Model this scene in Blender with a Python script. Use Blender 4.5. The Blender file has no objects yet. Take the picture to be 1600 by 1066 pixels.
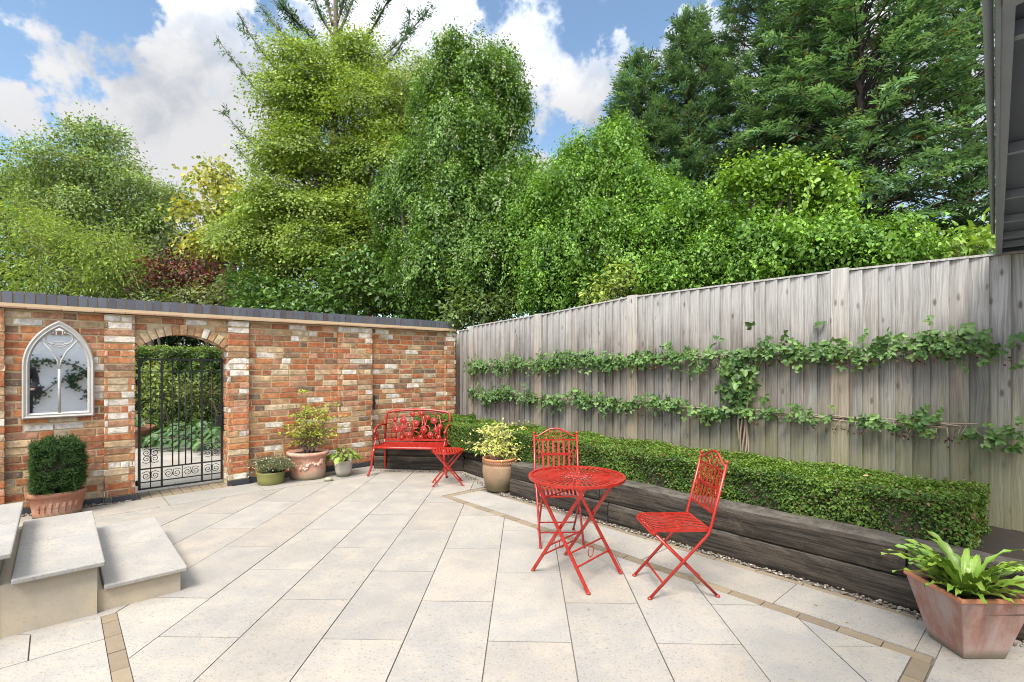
import bpy, bmesh, math, random
import numpy as np
from mathutils import Vector, Matrix
random.seed(7); RNG = np.random.default_rng(7)
R = math.radians
scn = bpy.context.scene; col = scn.collection

# ------------------------------------------------------------------ camera
cam_d = bpy.data.cameras.new('camera'); cam = bpy.data.objects.new('camera', cam_d); col.objects.link(cam)
cam_d.sensor_width = 36; cam_d.lens = 787/1600*36; cam_d.shift_y = 37/1600
cam_d.clip_start = 0.05; cam_d.clip_end = 2000
cam.location = (0, 0, 1.5); cam.rotation_euler = (R(90), 0, 0); scn.camera = cam

# ------------------------------------------------------------------ exposure
scn.view_settings.view_transform = 'Standard'; scn.view_settings.look = 'None'
scn.view_settings.gamma = 1; scn.view_settings.exposure = 2.4
scn.render.engine = 'CYCLES'
scn.cycles.use_denoising = True; scn.cycles.filter_width = 1.05
scn.cycles.max_bounces = 6; scn.cycles.diffuse_bounces = 3; scn.cycles.glossy_bounces = 3
scn.cycles.transmission_bounces = 3; scn.cycles.sample_clamp_indirect = 5; scn.cycles.caustics_reflective = False

# ------------------------------------------------------------------ sun and sky
SUN_EL, SUN_AZ = R(56), R(200)          # azimuth clockwise from +Y: behind the camera, a little to the left
sd = Vector((math.sin(SUN_AZ)*math.cos(SUN_EL), math.cos(SUN_AZ)*math.cos(SUN_EL), math.sin(SUN_EL)))
sun_d = bpy.data.lights.new('sun', 'SUN'); sun_d.energy = 1.25; sun_d.angle = R(22); sun_d.color = (1, .95, .87)
sun = bpy.data.objects.new('sun', sun_d); col.objects.link(sun)
sun.location = (0, 0, 30); sun.rotation_euler = (-sd).to_track_quat('-Z', 'Y').to_euler()

class NT:
    """small helper for node trees"""
    def __init__(s, tree): s.t = tree; s.n = tree.nodes; s.l = tree.links
    def add(s, ty, **kw):
        n = s.n.new(ty)
        for k, v in kw.items(): setattr(n, k, v)
        return n
    def put(s, sock, v):
        if v is None: return
        if isinstance(v, bpy.types.NodeSocket): s.l.new(v, sock)
        else:
            if hasattr(sock.default_value, '__len__') and len(sock.default_value) == 4 and hasattr(v, '__len__') and len(v) == 3: v = (*v, 1)
            sock.default_value = v
    def math(s, op, a, b=None, c=None, clamp=False):
        n = s.add('ShaderNodeMath', operation=op); n.use_clamp = clamp
        s.put(n.inputs[0], a); s.put(n.inputs[1], b); s.put(n.inputs[2], c); return n.outputs[0]
    def vmath(s, op, a, b=None, scale=None):
        n = s.add('ShaderNodeVectorMath', operation=op); s.put(n.inputs[0], a); s.put(n.inputs[1], b)
        if scale is not None: s.put(n.inputs['Scale'], scale)
        return n.outputs['Value'] if op in ('DOT_PRODUCT', 'LENGTH') else n.outputs[0]
    def mix(s, fac, a, b, blend='MIX'):
        n = s.add('ShaderNodeMix', data_type='RGBA', blend_type=blend); s.put(n.inputs[0], fac); s.put(n.inputs[6], a); s.put(n.inputs[7], b); return n.outputs[2]
    def ramp(s, v, a, b, lo=0., hi=1., smooth=True):
        n = s.add('ShaderNodeMapRange'); n.interpolation_type = 'SMOOTHSTEP' if smooth else 'LINEAR'
        s.put(n.inputs[0], v); s.put(n.inputs[1], a); s.put(n.inputs[2], b); s.put(n.inputs[3], lo); s.put(n.inputs[4], hi); return n.outputs[0]
    def noise(s, vec, scale=5, detail=4, rough=.55, out=0, dist=0):
        n = s.add('ShaderNodeTexNoise'); s.put(n.inputs['Vector'], vec); s.put(n.inputs['Scale'], scale); s.put(n.inputs['Detail'], detail)
        s.put(n.inputs['Roughness'], rough); s.put(n.inputs['Distortion'], dist); return n.outputs[out]
    def voro(s, vec, scale=5, feature='F1', out='Distance'):
        n = s.add('ShaderNodeTexVoronoi', feature=feature); s.put(n.inputs['Vector'], vec); s.put(n.inputs['Scale'], scale); return n.outputs[out]
    def mapping(s, vec, scale=(1, 1, 1), loc=(0, 0, 0), rot=(0, 0, 0)):
        n = s.add('ShaderNodeMapping'); s.put(n.inputs[0], vec); s.put(n.inputs['Location'], loc); s.put(n.inputs['Rotation'], rot); s.put(n.inputs['Scale'], scale); return n.outputs[0]
    def coord(s, which='Object'): return s.add('ShaderNodeTexCoord').outputs[which]
    def attr(s, name, out='Color'): return s.add('ShaderNodeAttribute', attribute_name=name).outputs[out]
    def bump(s, h, strength=.5, dist=.01):
        n = s.add('ShaderNodeBump'); s.put(n.inputs['Strength'], strength); s.put(n.inputs['Distance'], dist); s.put(n.inputs['Height'], h); return n.outputs[0]
    def sep(s, v):
        n = s.add('ShaderNodeSeparateXYZ'); s.put(n.inputs[0], v); return n.outputs

def viewdir(x, y): return Vector(((x-800)/787, 1, (570-y)/787)).normalized()
world = bpy.data.worlds.new('World'); scn.world = world; world.use_nodes = True
w = NT(world.node_tree); w.n.clear()
sky = w.add('ShaderNodeTexSky'); sky.sky_type = 'NISHITA'; sky.sun_disc = False
sky.sun_elevation = SUN_EL; sky.sun_rotation = SUN_AZ; sky.air_density = 1.0; sky.dust_density = .6; sky.ozone_density = 2.0
dr = w.coord('Generated')
warp = w.noise(dr, 4.5, 6, .6, out=1)
d2 = w.vmath('ADD', dr, w.vmath('SCALE', w.vmath('SUBTRACT', warp, (.5, .5, .5)), scale=.10))
fb = w.noise(d2, 3.4, 6, .52)
dens = None
# (px, py, radius in px, weight) of the cumulus banks around this view
for (x, y, r, k) in [(150, 105, 85, 1), (60, 120, 60, .8), (100, 130, 70, .9), (215, 145, 70, .9), (270, 185, 40, .7), (330, 205, 50, .8), (250, 265, 80, .95), (330, 290, 100, 1), (180, 235, 50, .7), (400, 150, 70, .85), (385, 10, 80, .95), (290, -15, 70, .9), (460, 60, 90, .9),
                     (730, 70, 95, 1), (810, 100, 110, 1), (890, 140, 75, .95), (690, 30, 80, .9), (870, 215, 60, .9), (560, 60, 130, .8), (1180, 20, 60, .8), (1300, 10, 110, .9), (1340, 200, 200, .8)]:
    c = viewdir(x, y); ang = r/787*1.12
    dd = w.vmath('DOT_PRODUCT', d2, tuple(c))
    g = w.ramp(dd, math.cos(ang*1.25), math.cos(ang*.12), 0, k)
    dens = g if dens is None else w.math('MAXIMUM', dens, g)
# unseen cloud cover added overhead and behind the camera to carry soft fill
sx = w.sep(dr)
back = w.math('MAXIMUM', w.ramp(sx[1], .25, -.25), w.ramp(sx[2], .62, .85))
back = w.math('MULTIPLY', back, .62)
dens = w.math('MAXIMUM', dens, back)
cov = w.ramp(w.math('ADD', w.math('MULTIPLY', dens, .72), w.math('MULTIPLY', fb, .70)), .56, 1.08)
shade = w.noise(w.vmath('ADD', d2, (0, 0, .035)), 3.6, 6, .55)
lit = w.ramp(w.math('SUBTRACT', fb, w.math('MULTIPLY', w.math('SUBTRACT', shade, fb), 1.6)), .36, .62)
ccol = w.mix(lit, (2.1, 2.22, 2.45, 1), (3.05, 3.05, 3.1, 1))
skyfill = w.math('MAXIMUM', w.ramp(sx[2], .42, .9, 1, 6.6), w.ramp(w.vmath('DOT_PRODUCT', dr, tuple(sd)), .0, .95, 1, 5.6))   # unseen clouds brightened overhead and around the sun, added as soft fill
ccol = w.vmath('SCALE', ccol, scale=skyfill)
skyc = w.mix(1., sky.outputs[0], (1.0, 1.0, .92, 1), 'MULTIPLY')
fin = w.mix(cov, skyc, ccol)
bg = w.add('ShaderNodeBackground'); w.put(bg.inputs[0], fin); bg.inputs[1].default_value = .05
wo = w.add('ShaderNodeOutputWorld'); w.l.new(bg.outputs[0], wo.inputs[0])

# ------------------------------------------------------------------ frames of reference
# yard frame: a runs along the brick wall from the fence corner to the left, b runs out from the wall towards the camera
CO = Vector((-.954, 8.53, 0)); TH = math.atan(870/787)
YROT = math.atan2(-math.cos(TH), -math.sin(TH))
def W(a, b, h=0.):
    return Vector((CO.x - a*math.sin(TH) + b*math.cos(TH), CO.y - a*math.cos(TH) - b*math.sin(TH), h))
def pt(x, y, Y): return np.array([(x-800)/787*Y, Y, 1.5+(570-y)/787*Y])

# ------------------------------------------------------------------ object helpers
def link(o): col.objects.link(o); return o
def tag(o, label=None, cat=None, group=None, kind=None):
    for k, v in (('label', label), ('category', cat), ('group', group), ('kind', kind)):
        if v: o[k] = v
    return o
def thing(name, label, cat, loc=(0, 0, 0), rz=0., group=None):
    o = bpy.data.objects.new(name, None); link(o); o.location = loc; o.rotation_euler = (0, 0, rz); o.empty_display_size = .1
    return tag(o, label, cat, group)
def copy_tree(o, parent=None):
    c = o.copy(); link(c)
    if parent is not None: c.parent = parent
    for ch in list(o.children): copy_tree(ch, c)
    return c

class MB:
    """collects faces, builds ONE mesh object"""
    def __init__(s): s.v = []; s.f = []; s.c = []; s.o = []; s.cur = (1, 1, 1); s.off = 0.; s.smooth = []; s.sm = False
    def add(s, verts, faces):
        b = len(s.v); s.v += [tuple(p) for p in verts]; s.f += [tuple(b+i for i in f) for f in faces]
        s.c += [s.cur]*len(verts); s.o += [s.off]*len(verts); s.smooth += [s.sm]*len(faces)
    def box(s, x0, x1, y0, y1, z0, z1, j=0., M=None):
        P = [(x, y, z) for z in (z0, z1) for y in (y0, y1) for x in (x0, x1)]
        if j: P = [tuple(q+random.uniform(-j, j) for q in p) for p in P]
        if M is not None: P = [tuple(M @ Vector(p)) for p in P]
        s.add(P, [(0, 2, 3, 1), (4, 5, 7, 6), (0, 1, 5, 4), (2, 6, 7, 3), (0, 4, 6, 2), (1, 3, 7, 5)])
    def bar(s, p, q, wd, th, up=(0, 0, 1)):
        p = Vector(p); q = Vector(q); d = (q-p).normalized(); up = Vector(up)
        if abs(d.dot(up)) > .98: up = Vector((1, 0, 0))
        sx_ = d.cross(up).normalized(); uz = sx_.cross(d).normalized()
        P = [c + sx_*a*wd/2 + uz*b*th/2 for c in (p, q) for a, b in ((-1, -1), (1, -1), (1, 1), (-1, 1))]
        s.add(P, [(0, 1, 2, 3), (7, 6, 5, 4), (0, 4, 5, 1), (1, 5, 6, 2), (2, 6, 7, 3), (3, 7, 4, 0)])
    def ribbon(s, pts, wd, th, up=(0, 0, 1)):
        """a flat strip swept along points, its flat side facing 'up'"""
        pts = [Vector(p) for p in pts]; n = len(pts); P = []; F = []; up = Vector(up)
        for i, c in enumerate(pts):
            d = (pts[min(i+1, n-1)]-pts[max(i-1, 0)]).normalized(); sx_ = d.cross(up)
            if sx_.length < 1e-4: sx_ = Vector((1, 0, 0))
            sx_.normalize(); uz = sx_.cross(d).normalized()
            P += [c + sx_*a*wd/2 + uz*b*th/2 for a, b in ((-1, -1), (1, -1), (1, 1), (-1, 1))]
        for i in range(n-1):
            for k in range(4): F.append((i*4+k, i*4+(k+1) % 4, i*4+4+(k+1) % 4, i*4+4+k))
        F += [(3, 2, 1, 0), ((n-1)*4, (n-1)*4+1, (n-1)*4+2, (n-1)*4+3)]
        s.add(P, F)
    def tube(s, pts, r, seg=6, closed=False, cap=True):
        pts = [Vector(p) for p in pts]; n = len(pts); rs = r if hasattr(r, '__len__') else [r]*n
        P = []; F = []; ref = None
        for i, c in enumerate(pts):
            if closed: d = pts[(i+1) % n]-pts[i-1]
            else: d = pts[min(i+1, n-1)]-pts[max(i-1, 0)]
            d = d.normalized() if d.length > 1e-9 else Vector((0, 0, 1))
            if ref is None:
                ref = d.orthogonal().normalized()
            ref = (ref - d*ref.dot(d))
            ref = ref.normalized() if ref.length > 1e-6 else d.orthogonal().normalized()
            o = d.cross(ref)
            for k in range(seg):
                t = 2*math.pi*k/seg; P.append(c + (ref*math.cos(t)+o*math.sin(t))*rs[i])
        for i in range(n if closed else n-1):
            j = (i+1) % n
            for k in range(seg): F.append((i*seg+k, i*seg+(k+1) % seg, j*seg+(k+1) % seg, j*seg+k))
        if cap and not closed: F += [tuple(range(seg))[::-1], tuple((n-1)*seg+k for k in range(seg))]
        sm, s.sm = s.sm, True; s.add(P, F); s.sm = sm
    def lathe(s, prof, seg=32, c=(0, 0, 0), sy=1., wob=0.):
        P = []; F = []; n = len(prof)
        for (r, z) in prof:
            for k in range(seg):
                t = 2*math.pi*k/seg; rr = r*(1+wob*math.sin(2*t+.7))
                P.append((c[0]+rr*math.cos(t), c[1]+rr*math.sin(t)*sy, c[2]+z))
        for i in range(n-1):
            for k in range(seg): F.append((i*seg+k, i*seg+(k+1) % seg, (i+1)*seg+(k+1) % seg, (i+1)*seg+k))
        F.append(tuple(range(seg))[::-1]); F.append(tuple((n-1)*seg+k for k in range(seg)))
        sm, s.sm = s.sm, True; s.add(P, F); s.sm = sm
    def ball(s, c, r, seg=8, rings=5, sc=(1, 1, 1)):
        P = [(c[0], c[1], c[2]-r*sc[2])]; F = []
        for i in range(1, rings):
            ph = math.pi*i/rings - math.pi/2
            for k in range(seg):
                t = 2*math.pi*k/seg
                P.append((c[0]+r*sc[0]*math.cos(ph)*math.cos(t), c[1]+r*sc[1]*math.cos(ph)*math.sin(t), c[2]+r*sc[2]*math.sin(ph)))
        P.append((c[0], c[1], c[2]+r*sc[2])); L = len(P)-1
        for k in range(seg): F.append((0, 1+(k+1) % seg, 1+k)); F.append((L, L-seg+k, L-seg+(k+1) % seg))
        for i in range(rings-2):
            for k in range(seg): F.append((1+i*seg+k, 1+i*seg+(k+1) % seg, 1+(i+1)*seg+(k+1) % seg, 1+(i+1)*seg+k))
        sm, s.sm = s.sm, True; s.add(P, F); s.sm = sm
    def poly(s, pts, z0, z1):
        """a flat prism from a ground polygon"""
        n = len(pts); P = [(p[0], p[1], z0) for p in pts]+[(p[0], p[1], z1) for p in pts]
        s.add(P, [tuple(range(n))[::-1], tuple(range(n, 2*n))]+[(i, (i+1) % n, n+(i+1) % n, n+i) for i in range(n)])
    def build(s, name, mat, parent=None, loc=None, rz=None, bevel=0., subd=0):
        me = bpy.data.meshes.new(name); me.from_pydata(s.v, [], s.f); me.update()
        a = me.color_attributes.new('col', 'FLOAT_COLOR', 'POINT'); a.data.foreach_set('color', np.hstack([np.array(s.c, dtype=np.float32), np.ones((len(s.c), 1), np.float32)]).ravel())
        b = me.attributes.new('off', 'FLOAT', 'POINT'); b.data.foreach_set('value', np.array(s.o, dtype=np.float32))
        me.polygons.foreach_set('use_smooth', s.smooth)
        me.materials.append(mat)
        o = bpy.data.objects.new(name, me); link(o)
        if parent is not None: o.parent = parent
        if loc is not None: o.location = loc
        if rz is not None: o.rotation_euler = (0, 0, rz)
        if bevel:
            m = o.modifiers.new('edge', 'BEVEL'); m.width = bevel; m.segments = 2; m.limit_method = 'ANGLE'; m.angle_limit = R(40)
        if subd:
            m = o.modifiers.new('smooth', 'SUBSURF'); m.levels = subd; m.render_levels = subd
        return o

def nrm(v): return v/np.maximum(np.linalg.norm(v, axis=-1, keepdims=True), 1e-9)
SHAPES = {
    'diamond': ([(0, 0, 0), (.45, .5, .06), (1, 0, -.08), (.45, -.5, .06)], [(0, 3, 2, 1)]),
    'ovate': ([(0, 0, 0), (.3, .5, .13), (.72, .36, .1), (1, 0, -.12), (.72, -.36, .1), (.3, -.5, .13)], [(0, 3, 2, 1), (0, 5, 4, 3)]),
    'palm': ([(0, 0, 0), (.18, .55, .06), (.5, .28, .08), (.62, .62, -.02), (1, 0, -.14), (.62, -.62, -.02), (.5, -.28, .08), (.18, -.55, .06)], [(0, 4, 3, 2, 1), (0, 7, 6, 5, 4)]),
}
class Leaves:
    """thousands of small leaf faces gathered into one mesh"""
    def __init__(s): s.chunks = []
    def add(s, pos, normal, axis, size, color, aspect=.6, shape='ovate'):
        pos = np.asarray(pos, float); n = len(pos)
        if n == 0: return
        normal = nrm(np.asarray(normal, float)); axis = np.asarray(axis, float)
        axis = nrm(axis - normal*(axis*normal).sum(1, keepdims=True)); side = np.cross(normal, axis)
        size = np.broadcast_to(np.asarray(size, float), (n,))[:, None, None]
        T = np.array(SHAPES[shape][0])[None]
        asp = np.broadcast_to(np.asarray(aspect, float), (n,))[:, None, None]
        v = pos[:, None] + size*(T[..., 0:1]*axis[:, None] + asp*T[..., 1:2]*side[:, None] + T[..., 2:3]*normal[:, None])
        s.chunks.append((v, np.broadcast_to(np.asarray(color, float), (n, 3)), shape))
    def build(s, name, mat, parent=None, loc=(0, 0, 0), rz=None):
        V = []; Cc = []; L = []; LT = []; base = 0
        s.chunks = [c for c in s.chunks if len(c[0])]
        if not s.chunks: return None
        for v, c, sh in s.chunks:
            n, k, _ = v.shape; V.append(v.reshape(-1, 3)); Cc.append(np.repeat(c, k, 0))
            for f in SHAPES[sh][1]:
                L.append((base + np.arange(n)[:, None]*k + np.array(f)[None]).ravel()); LT.append(np.full(n, len(f)))
            base += n*k
        V = np.concatenate(V).astype(np.float32); Cc = np.concatenate(Cc).astype(np.float32); L = np.concatenate(L).astype(np.int32); LT = np.concatenate(LT).astype(np.int32)
        me = bpy.data.meshes.new(name); me.vertices.add(len(V)); me.vertices.foreach_set('co', V.ravel())
        me.loops.add(len(L)); me.loops.foreach_set('vertex_index', L); me.polygons.add(len(LT))
        me.polygons.foreach_set('loop_start', np.concatenate([[0], np.cumsum(LT)[:-1]]).astype(np.int32)); me.polygons.foreach_set('loop_total', LT)
        me.update(calc_edges=True)
        a = me.color_attributes.new('col', 'FLOAT_COLOR', 'POINT'); a.data.foreach_set('color', np.hstack([Cc, np.ones((len(Cc), 1), np.float32)]).ravel())
        me.materials.append(mat)
        o = bpy.data.objects.new(name, me); link(o)
        if parent is not None: o.parent = parent
        o.location = loc
        if rz is not None: o.rotation_euler = (0, 0, rz)
        return o

# ------------------------------------------------------------------ materials
def new_mat(name):
    m = bpy.data.materials.new(name); m.use_nodes = True; t = NT(m.node_tree); return m, t, m.node_tree.nodes['Principled BSDF']
def mat_leaf(name, rough=.5, trans=.35, spec=.35):
    m, t, p = new_mat(name); c = t.attr('col')
    t.put(p.inputs['Base Color'], c); p.inputs['Roughness'].default_value = rough; p.inputs['Specular IOR Level'].default_value = spec
    tr = t.add('ShaderNodeBsdfTranslucent'); t.put(tr.inputs[0], t.mix(1., c, (1.35, 1.3, .6, 1), 'MULTIPLY'))
    mx = t.add('ShaderNodeMixShader'); mx.inputs[0].default_value = trans
    t.l.new(p.outputs[0], mx.inputs[1]); t.l.new(tr.outputs[0], mx.inputs[2]); t.l.new(mx.outputs[0], t.n['Material Output'].inputs[0]); return m
LEAF = mat_leaf('leaf'); LEAFG = mat_leaf('glossy_leaf', .44, .30, .35); NEEDLE = mat_leaf('needle', .65, .34, .2)

def mat_plain(name, c, rough=.6, metal=0., var=.15, scale=8, bump=0., bscale=60, attr=False):
    m, t, p = new_mat(name); o = t.coord()
    n = t.noise(o, scale, 5, .6)
    base = t.mix(1., t.attr('col'), (*c, 1), 'MULTIPLY') if attr else (*c, 1)
    cc = t.mix(1., base, t.mix(n, (1-var,)*3+(1,), (1+var,)*3+(1,)), 'MULTIPLY')
    t.put(p.inputs['Base Color'], cc); p.inputs['Roughness'].default_value = rough; p.inputs['Metallic'].default_value = metal
    if bump: t.put(p.inputs['Normal'], t.bump(t.noise(o, bscale, 4, .6), bump, .004))
    return m

def mat_brick():
    m, t, p = new_mat('old_brick'); o = t.coord(); c = t.attr('col'); off = t.attr('off', 'Fac')
    oo = t.vmath('ADD', o, t.vmath('SCALE', (17.3, 9.1, 23.7), scale=off))
    n1 = t.noise(oo, 14, 6, .65); n2 = t.noise(oo, 70, 4, .6); n3 = t.noise(oo, 33, 5, .7)
    c1 = t.mix(t.ramp(n1, .35, .68), t.mix(1., c, (.66, .62, .60, 1), 'MULTIPLY'), t.mix(1., c, (1.3, 1.2, 1.08, 1), 'MULTIPLY'))
    c2 = t.mix(t.ramp(n3, .57, .72, 0, .75), c1, (.60, .55, .45, 1))            # lime bloom and paint scraps
    c3 = t.mix(t.ramp(n3, .34, .24, 0, .7), c2, (.10, .075, .06, 1))
    c4 = t.mix(t.ramp(n2, .3, .7, -.0, .3), c3, (.30, .18, .10, 1))
    t.put(p.inputs['Base Color'], c4); p.inputs['Roughness'].default_value = .9; p.inputs['Specular IOR Level'].default_value = .25
    hgt = t.math('ADD', t.math('MULTIPLY', n3, .7), t.math('MULTIPLY', n2, .5))
    t.put(p.inputs['Normal'], t.bump(hgt, .9, .008)); return m
def mat_mortar():
    m, t, p = new_mat('ochre_mortar'); o = t.coord(); n = t.noise(o, 9, 5, .6); n2 = t.noise(o, 120, 3, .6)
    c = t.mix(t.ramp(n, .3, .7), (.36, .26, .13, 1), (.47, .365, .215, 1)); c = t.mix(t.ramp(n2, .35, .7, 0, .4), c, (.62, .52, .36, 1))
    t.put(p.inputs['Base Color'], c); p.inputs['Roughness'].default_value = .95; p.inputs['Specular IOR Level'].default_value = .2
    t.put(p.inputs['Normal'], t.bump(n2, .6, .004)); return m
def mat_paving(name='pale_sandstone', spk=1.):
    m, t, p = new_mat(name); o = t.coord(); c = t.attr('col'); off = t.attr('off', 'Fac')
    oo = t.vmath('ADD', o, t.vmath('SCALE', (7.3, 5.1, 3.7), scale=off))
    n1 = t.noise(oo, 4.5, 6, .66); n2 = t.noise(oo, 80, 4, .75); n3 = t.noise(t.mapping(oo, (1, 4, 1)), 9, 5, .65); n4 = t.noise(oo, 30, 5, .7); nb = t.noise(o, .9, 5, .6)
    c1 = t.mix(t.ramp(n1, .38, .66), t.mix(1., c, (.92, .925, .94, 1), 'MULTIPLY'), t.mix(1., c, (1.07, 1.035, .98, 1), 'MULTIPLY'))
    c2 = t.mix(t.ramp(n3, .48, .70, 0, .26), c1, (.345, .28, .195, 1))
    c3 = t.mix(t.ramp(n4, .56, .72, 0, .55*spk), c2, (.17, .145, .115, 1))
    c4 = t.mix(t.ramp(n2, .55, .68, 0, .75*spk), c3, (.10, .085, .07, 1))
    c5 = t.mix(t.ramp(n2, .42, .28, 0, .55), c4, (.43, .415, .39, 1))
    c6 = t.mix(t.ramp(nb, .46, .7, 0, .36), c5, (.18, .17, .15, 1))
    t.put(p.inputs['Base Color'], c6); t.put(p.inputs['Roughness'], t.ramp(n1, .3, .7, .5, .72)); p.inputs['Specular IOR Level'].default_value = .35
    t.put(p.inputs['Normal'], t.bump(t.math('ADD', n4, t.math('MULTIPLY', n2, .5)), .25, .004)); return m
def mat_fence():
    m, t, p = new_mat('weathered_softwood'); o = t.coord(); c = t.attr('col'); off = t.attr('off', 'Fac')
    oo = t.vmath('ADD', o, t.vmath('SCALE', (0, 3.1, 13.7), scale=off))
    wv = t.noise(t.mapping(oo, (1, 3, 1.2)), 2.2, 3, .5, out=1)
    og = t.vmath('ADD', oo, t.vmath('SCALE', t.vmath('SUBTRACT', wv, (.5, .5, .5)), scale=.05))
    g = t.noise(t.mapping(og, (20, 75, 1.6)), 1.0, 6, .65); g2 = t.noise(t.mapping(og, (60, 260, 5)), 1.0, 3, .6)
    big = t.noise(oo, 1.7, 4, .6)
    so_ = t.sep(oo); cb = t.add('ShaderNodeCombineXYZ'); t.put(cb.inputs[0], t.math('MULTIPLY', so_[1], 8.8)); t.put(cb.inputs[1], t.math('MULTIPLY', so_[2], 3.4)); vk = t.add('ShaderNodeTexVoronoi', voronoi_dimensions='2D'); t.put(vk.inputs['Vector'], cb.outputs[0]); vk.inputs['Scale'].default_value = 1.; kn = vk.outputs['Distance']
    c1 = t.mix(t.ramp(g, .32, .68), t.mix(1., c, (.60, .56, .52, 1), 'MULTIPLY'), t.mix(1., c, (1.2, 1.18, 1.16, 1), 'MULTIPLY'))
    c1 = t.mix(t.ramp(g2, .52, .72, 0, .55), c1, (.12, .10, .085, 1))
    kmask = t.math('MULTIPLY', t.ramp(t.noise(oo, 2.3, 2, .5), .52, .6), t.ramp(kn, .15, .06, 0, .9))
    c1 = t.mix(t.ramp(big, .5, .72, 0, .45), c1, (.30, .235, .17, 1))
    s = t.sep(o)
    sil = t.ramp(t.math('ADD', s[2], t.math('MULTIPLY', big, .9)), 1.9, 2.7, 0, .7)
    c1 = t.mix(sil, c1, t.mix(t.ramp(g, .3, .7), (.31, .295, .28, 1), (.53, .51, .49, 1)))       # silvered by the weather near the top
    c1 = t.mix(t.math('MULTIPLY', kmask, t.ramp(kn, .0, .16, 1, .5)), c1, (.10, .07, .05, 1))
    al = t.math('ADD', t.math('ADD', s[2], t.math('MULTIPLY', t.noise(t.mapping(oo, (1, 6, 1.5)), 1.5, 5, .65), 1.3)), t.math('MULTIPLY', s[1], -.13))
    c1 = t.mix(t.ramp(al, 1.25, .4, 0, .55), c1, (.18, .18, .07, 1))                  # green algae growing up from the bed
    t.put(p.inputs['Base Color'], c1); p.inputs['Roughness'].default_value = .85; p.inputs['Specular IOR Level'].default_value = .2
    t.put(p.inputs['Normal'], t.bump(t.math('ADD', g, g2), .5, .004)); return m
def mat_sleeper():
    m, t, p = new_mat('tarred_sleeper'); o = t.coord(); off = t.attr('off', 'Fac')
    oo = t.vmath('ADD', o, t.vmath('SCALE', (3.3, 5.1, 2.7), scale=off))
    g = t.noise(t.mapping(oo, (2, 30, 34)), 1., 6, .65); b = t.noise(oo, 4.5, 6, .65); f = t.noise(oo, 90, 3, .6); l = t.noise(oo, 11, 6, .7)
    c = t.mix(t.ramp(g, .3, .7), (.012, .0095, .0075, 1), (.066, .052, .039, 1))
    c = t.mix(t.ramp(b, .54, .74, 0, .6), c, t.mix(f, (.05, .04, .027, 1), (.16, .13, .09, 1)))
    ge = t.add('ShaderNodeNewGeometry'); up = t.sep(ge.outputs['Normal'])[2]
    c = t.mix(t.math('MULTIPLY', t.ramp(up, .3, .9), t.ramp(l, .3, .66, .05, .8)), c, t.mix(b, (.06, .052, .042, 1), (.17, .152, .125, 1)))   # grey, weathered tops
    c = t.mix(t.ramp(l, .62, .74, 0, .65), c, (.055, .062, .02, 1))                        # moss and lichen
    c = t.mix(t.ramp(f, .7, .8, 0, .7), c, (.22, .20, .16, 1))
    t.put(p.inputs['Base Color'], c); p.inputs['Roughness'].default_value = .8; p.inputs['Specular IOR Level'].default_value = .3
    t.put(p.inputs['Normal'], t.bump(t.math('ADD', g, t.math('MULTIPLY', l, .8)), .9, .012)); return m
def mat_terracotta(name, base, pale, algae, amount=.5, al_h=.12):
    m, t, p = new_mat(name); o = t.coord(); b = t.noise(o, 5, 6, .65); f = t.noise(o, 60, 4, .6); z = t.sep(o)[2]; st = t.noise(t.mapping(o, (26, 26, 2.5)), 1., 4, .6)
    c = t.mix(t.ramp(b, .36, .68, 0, 1), (*base, 1), (*[q*1.18 for q in base], 1))
    c = t.mix(t.ramp(t.math('ADD', t.math('MULTIPLY', b, .6), t.math('MULTIPLY', st, .4)), .56-amount*.2, .66, 0, .25+amount*.6), c, (*pale, 1))    # lime bloom
    c = t.mix(t.ramp(t.math('SUBTRACT', z, t.math('MULTIPLY', b, al_h*1.6)), al_h*.35, -al_h*.7, 0, .85), c, (*algae, 1))
    c = t.mix(t.ramp(f, .6, .75, 0, .3), c, (*[q*.5 for q in base], 1))
    t.put(p.inputs['Base Color'], c); p.inputs['Roughness'].default_value = .85; p.inputs['Specular IOR Level'].default_value = .25
    t.put(p.inputs['Normal'], t.bump(t.math('ADD', f, b), .3, .004)); return m

BRICK = mat_brick(); MORTAR = mat_mortar(); PAVE = mat_paving(); RISER = mat_paving('riser_stone', .3); FENCE = mat_fence(); SLEEPER = mat_sleeper()
BLUEBR = mat_plain('blue_brick', (1, 1, 1), .55, 0, .25, 20, .4, 90, attr=True)
STRIP = mat_plain('buff_brick_strip', (1, 1, 1), .85, 0, .18, 25, .4, 120, attr=True)
PEBBLE = mat_plain('pebble', (1, 1, 1), .6, 0, .12, 30, 0, 60, attr=True)
SOIL = mat_plain('soil', (.022, .015, .010), .95, 0, .4, 20, 1., 60)
EARTH = mat_plain('earth', (.06, .065, .03), .95, 0, .4, 2, .6, 20)
DARKBARK = mat_plain('dark_bark', (.045, .032, .024), .9, 0, .4, 14, .9, 30)
BARK = mat_plain('bark', (.10, .075, .055), .9, 0, .4, 14, .9, 30)
PALEBARK = mat_plain('pale_stem', (.26, .20, .14), .8, 0, .3, 20, .5, 60)
IRON = mat_plain('black_iron', (.012, .012, .013), .42, 0, .3, 40, .15, 150)
GREY = mat_plain('grey_paint', (.21, .23, .255), .5, 0, .18, 7, .25, 45)
DARKPANEL = mat_plain('dark_panel', (.075, .086, .11), .45, 0, .3, 5, .15, 40)
WHITEWALL = mat_plain('white_painted_brick', (.84, .85, .88), .8, 0, .08, 9, .6, 30)
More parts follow.
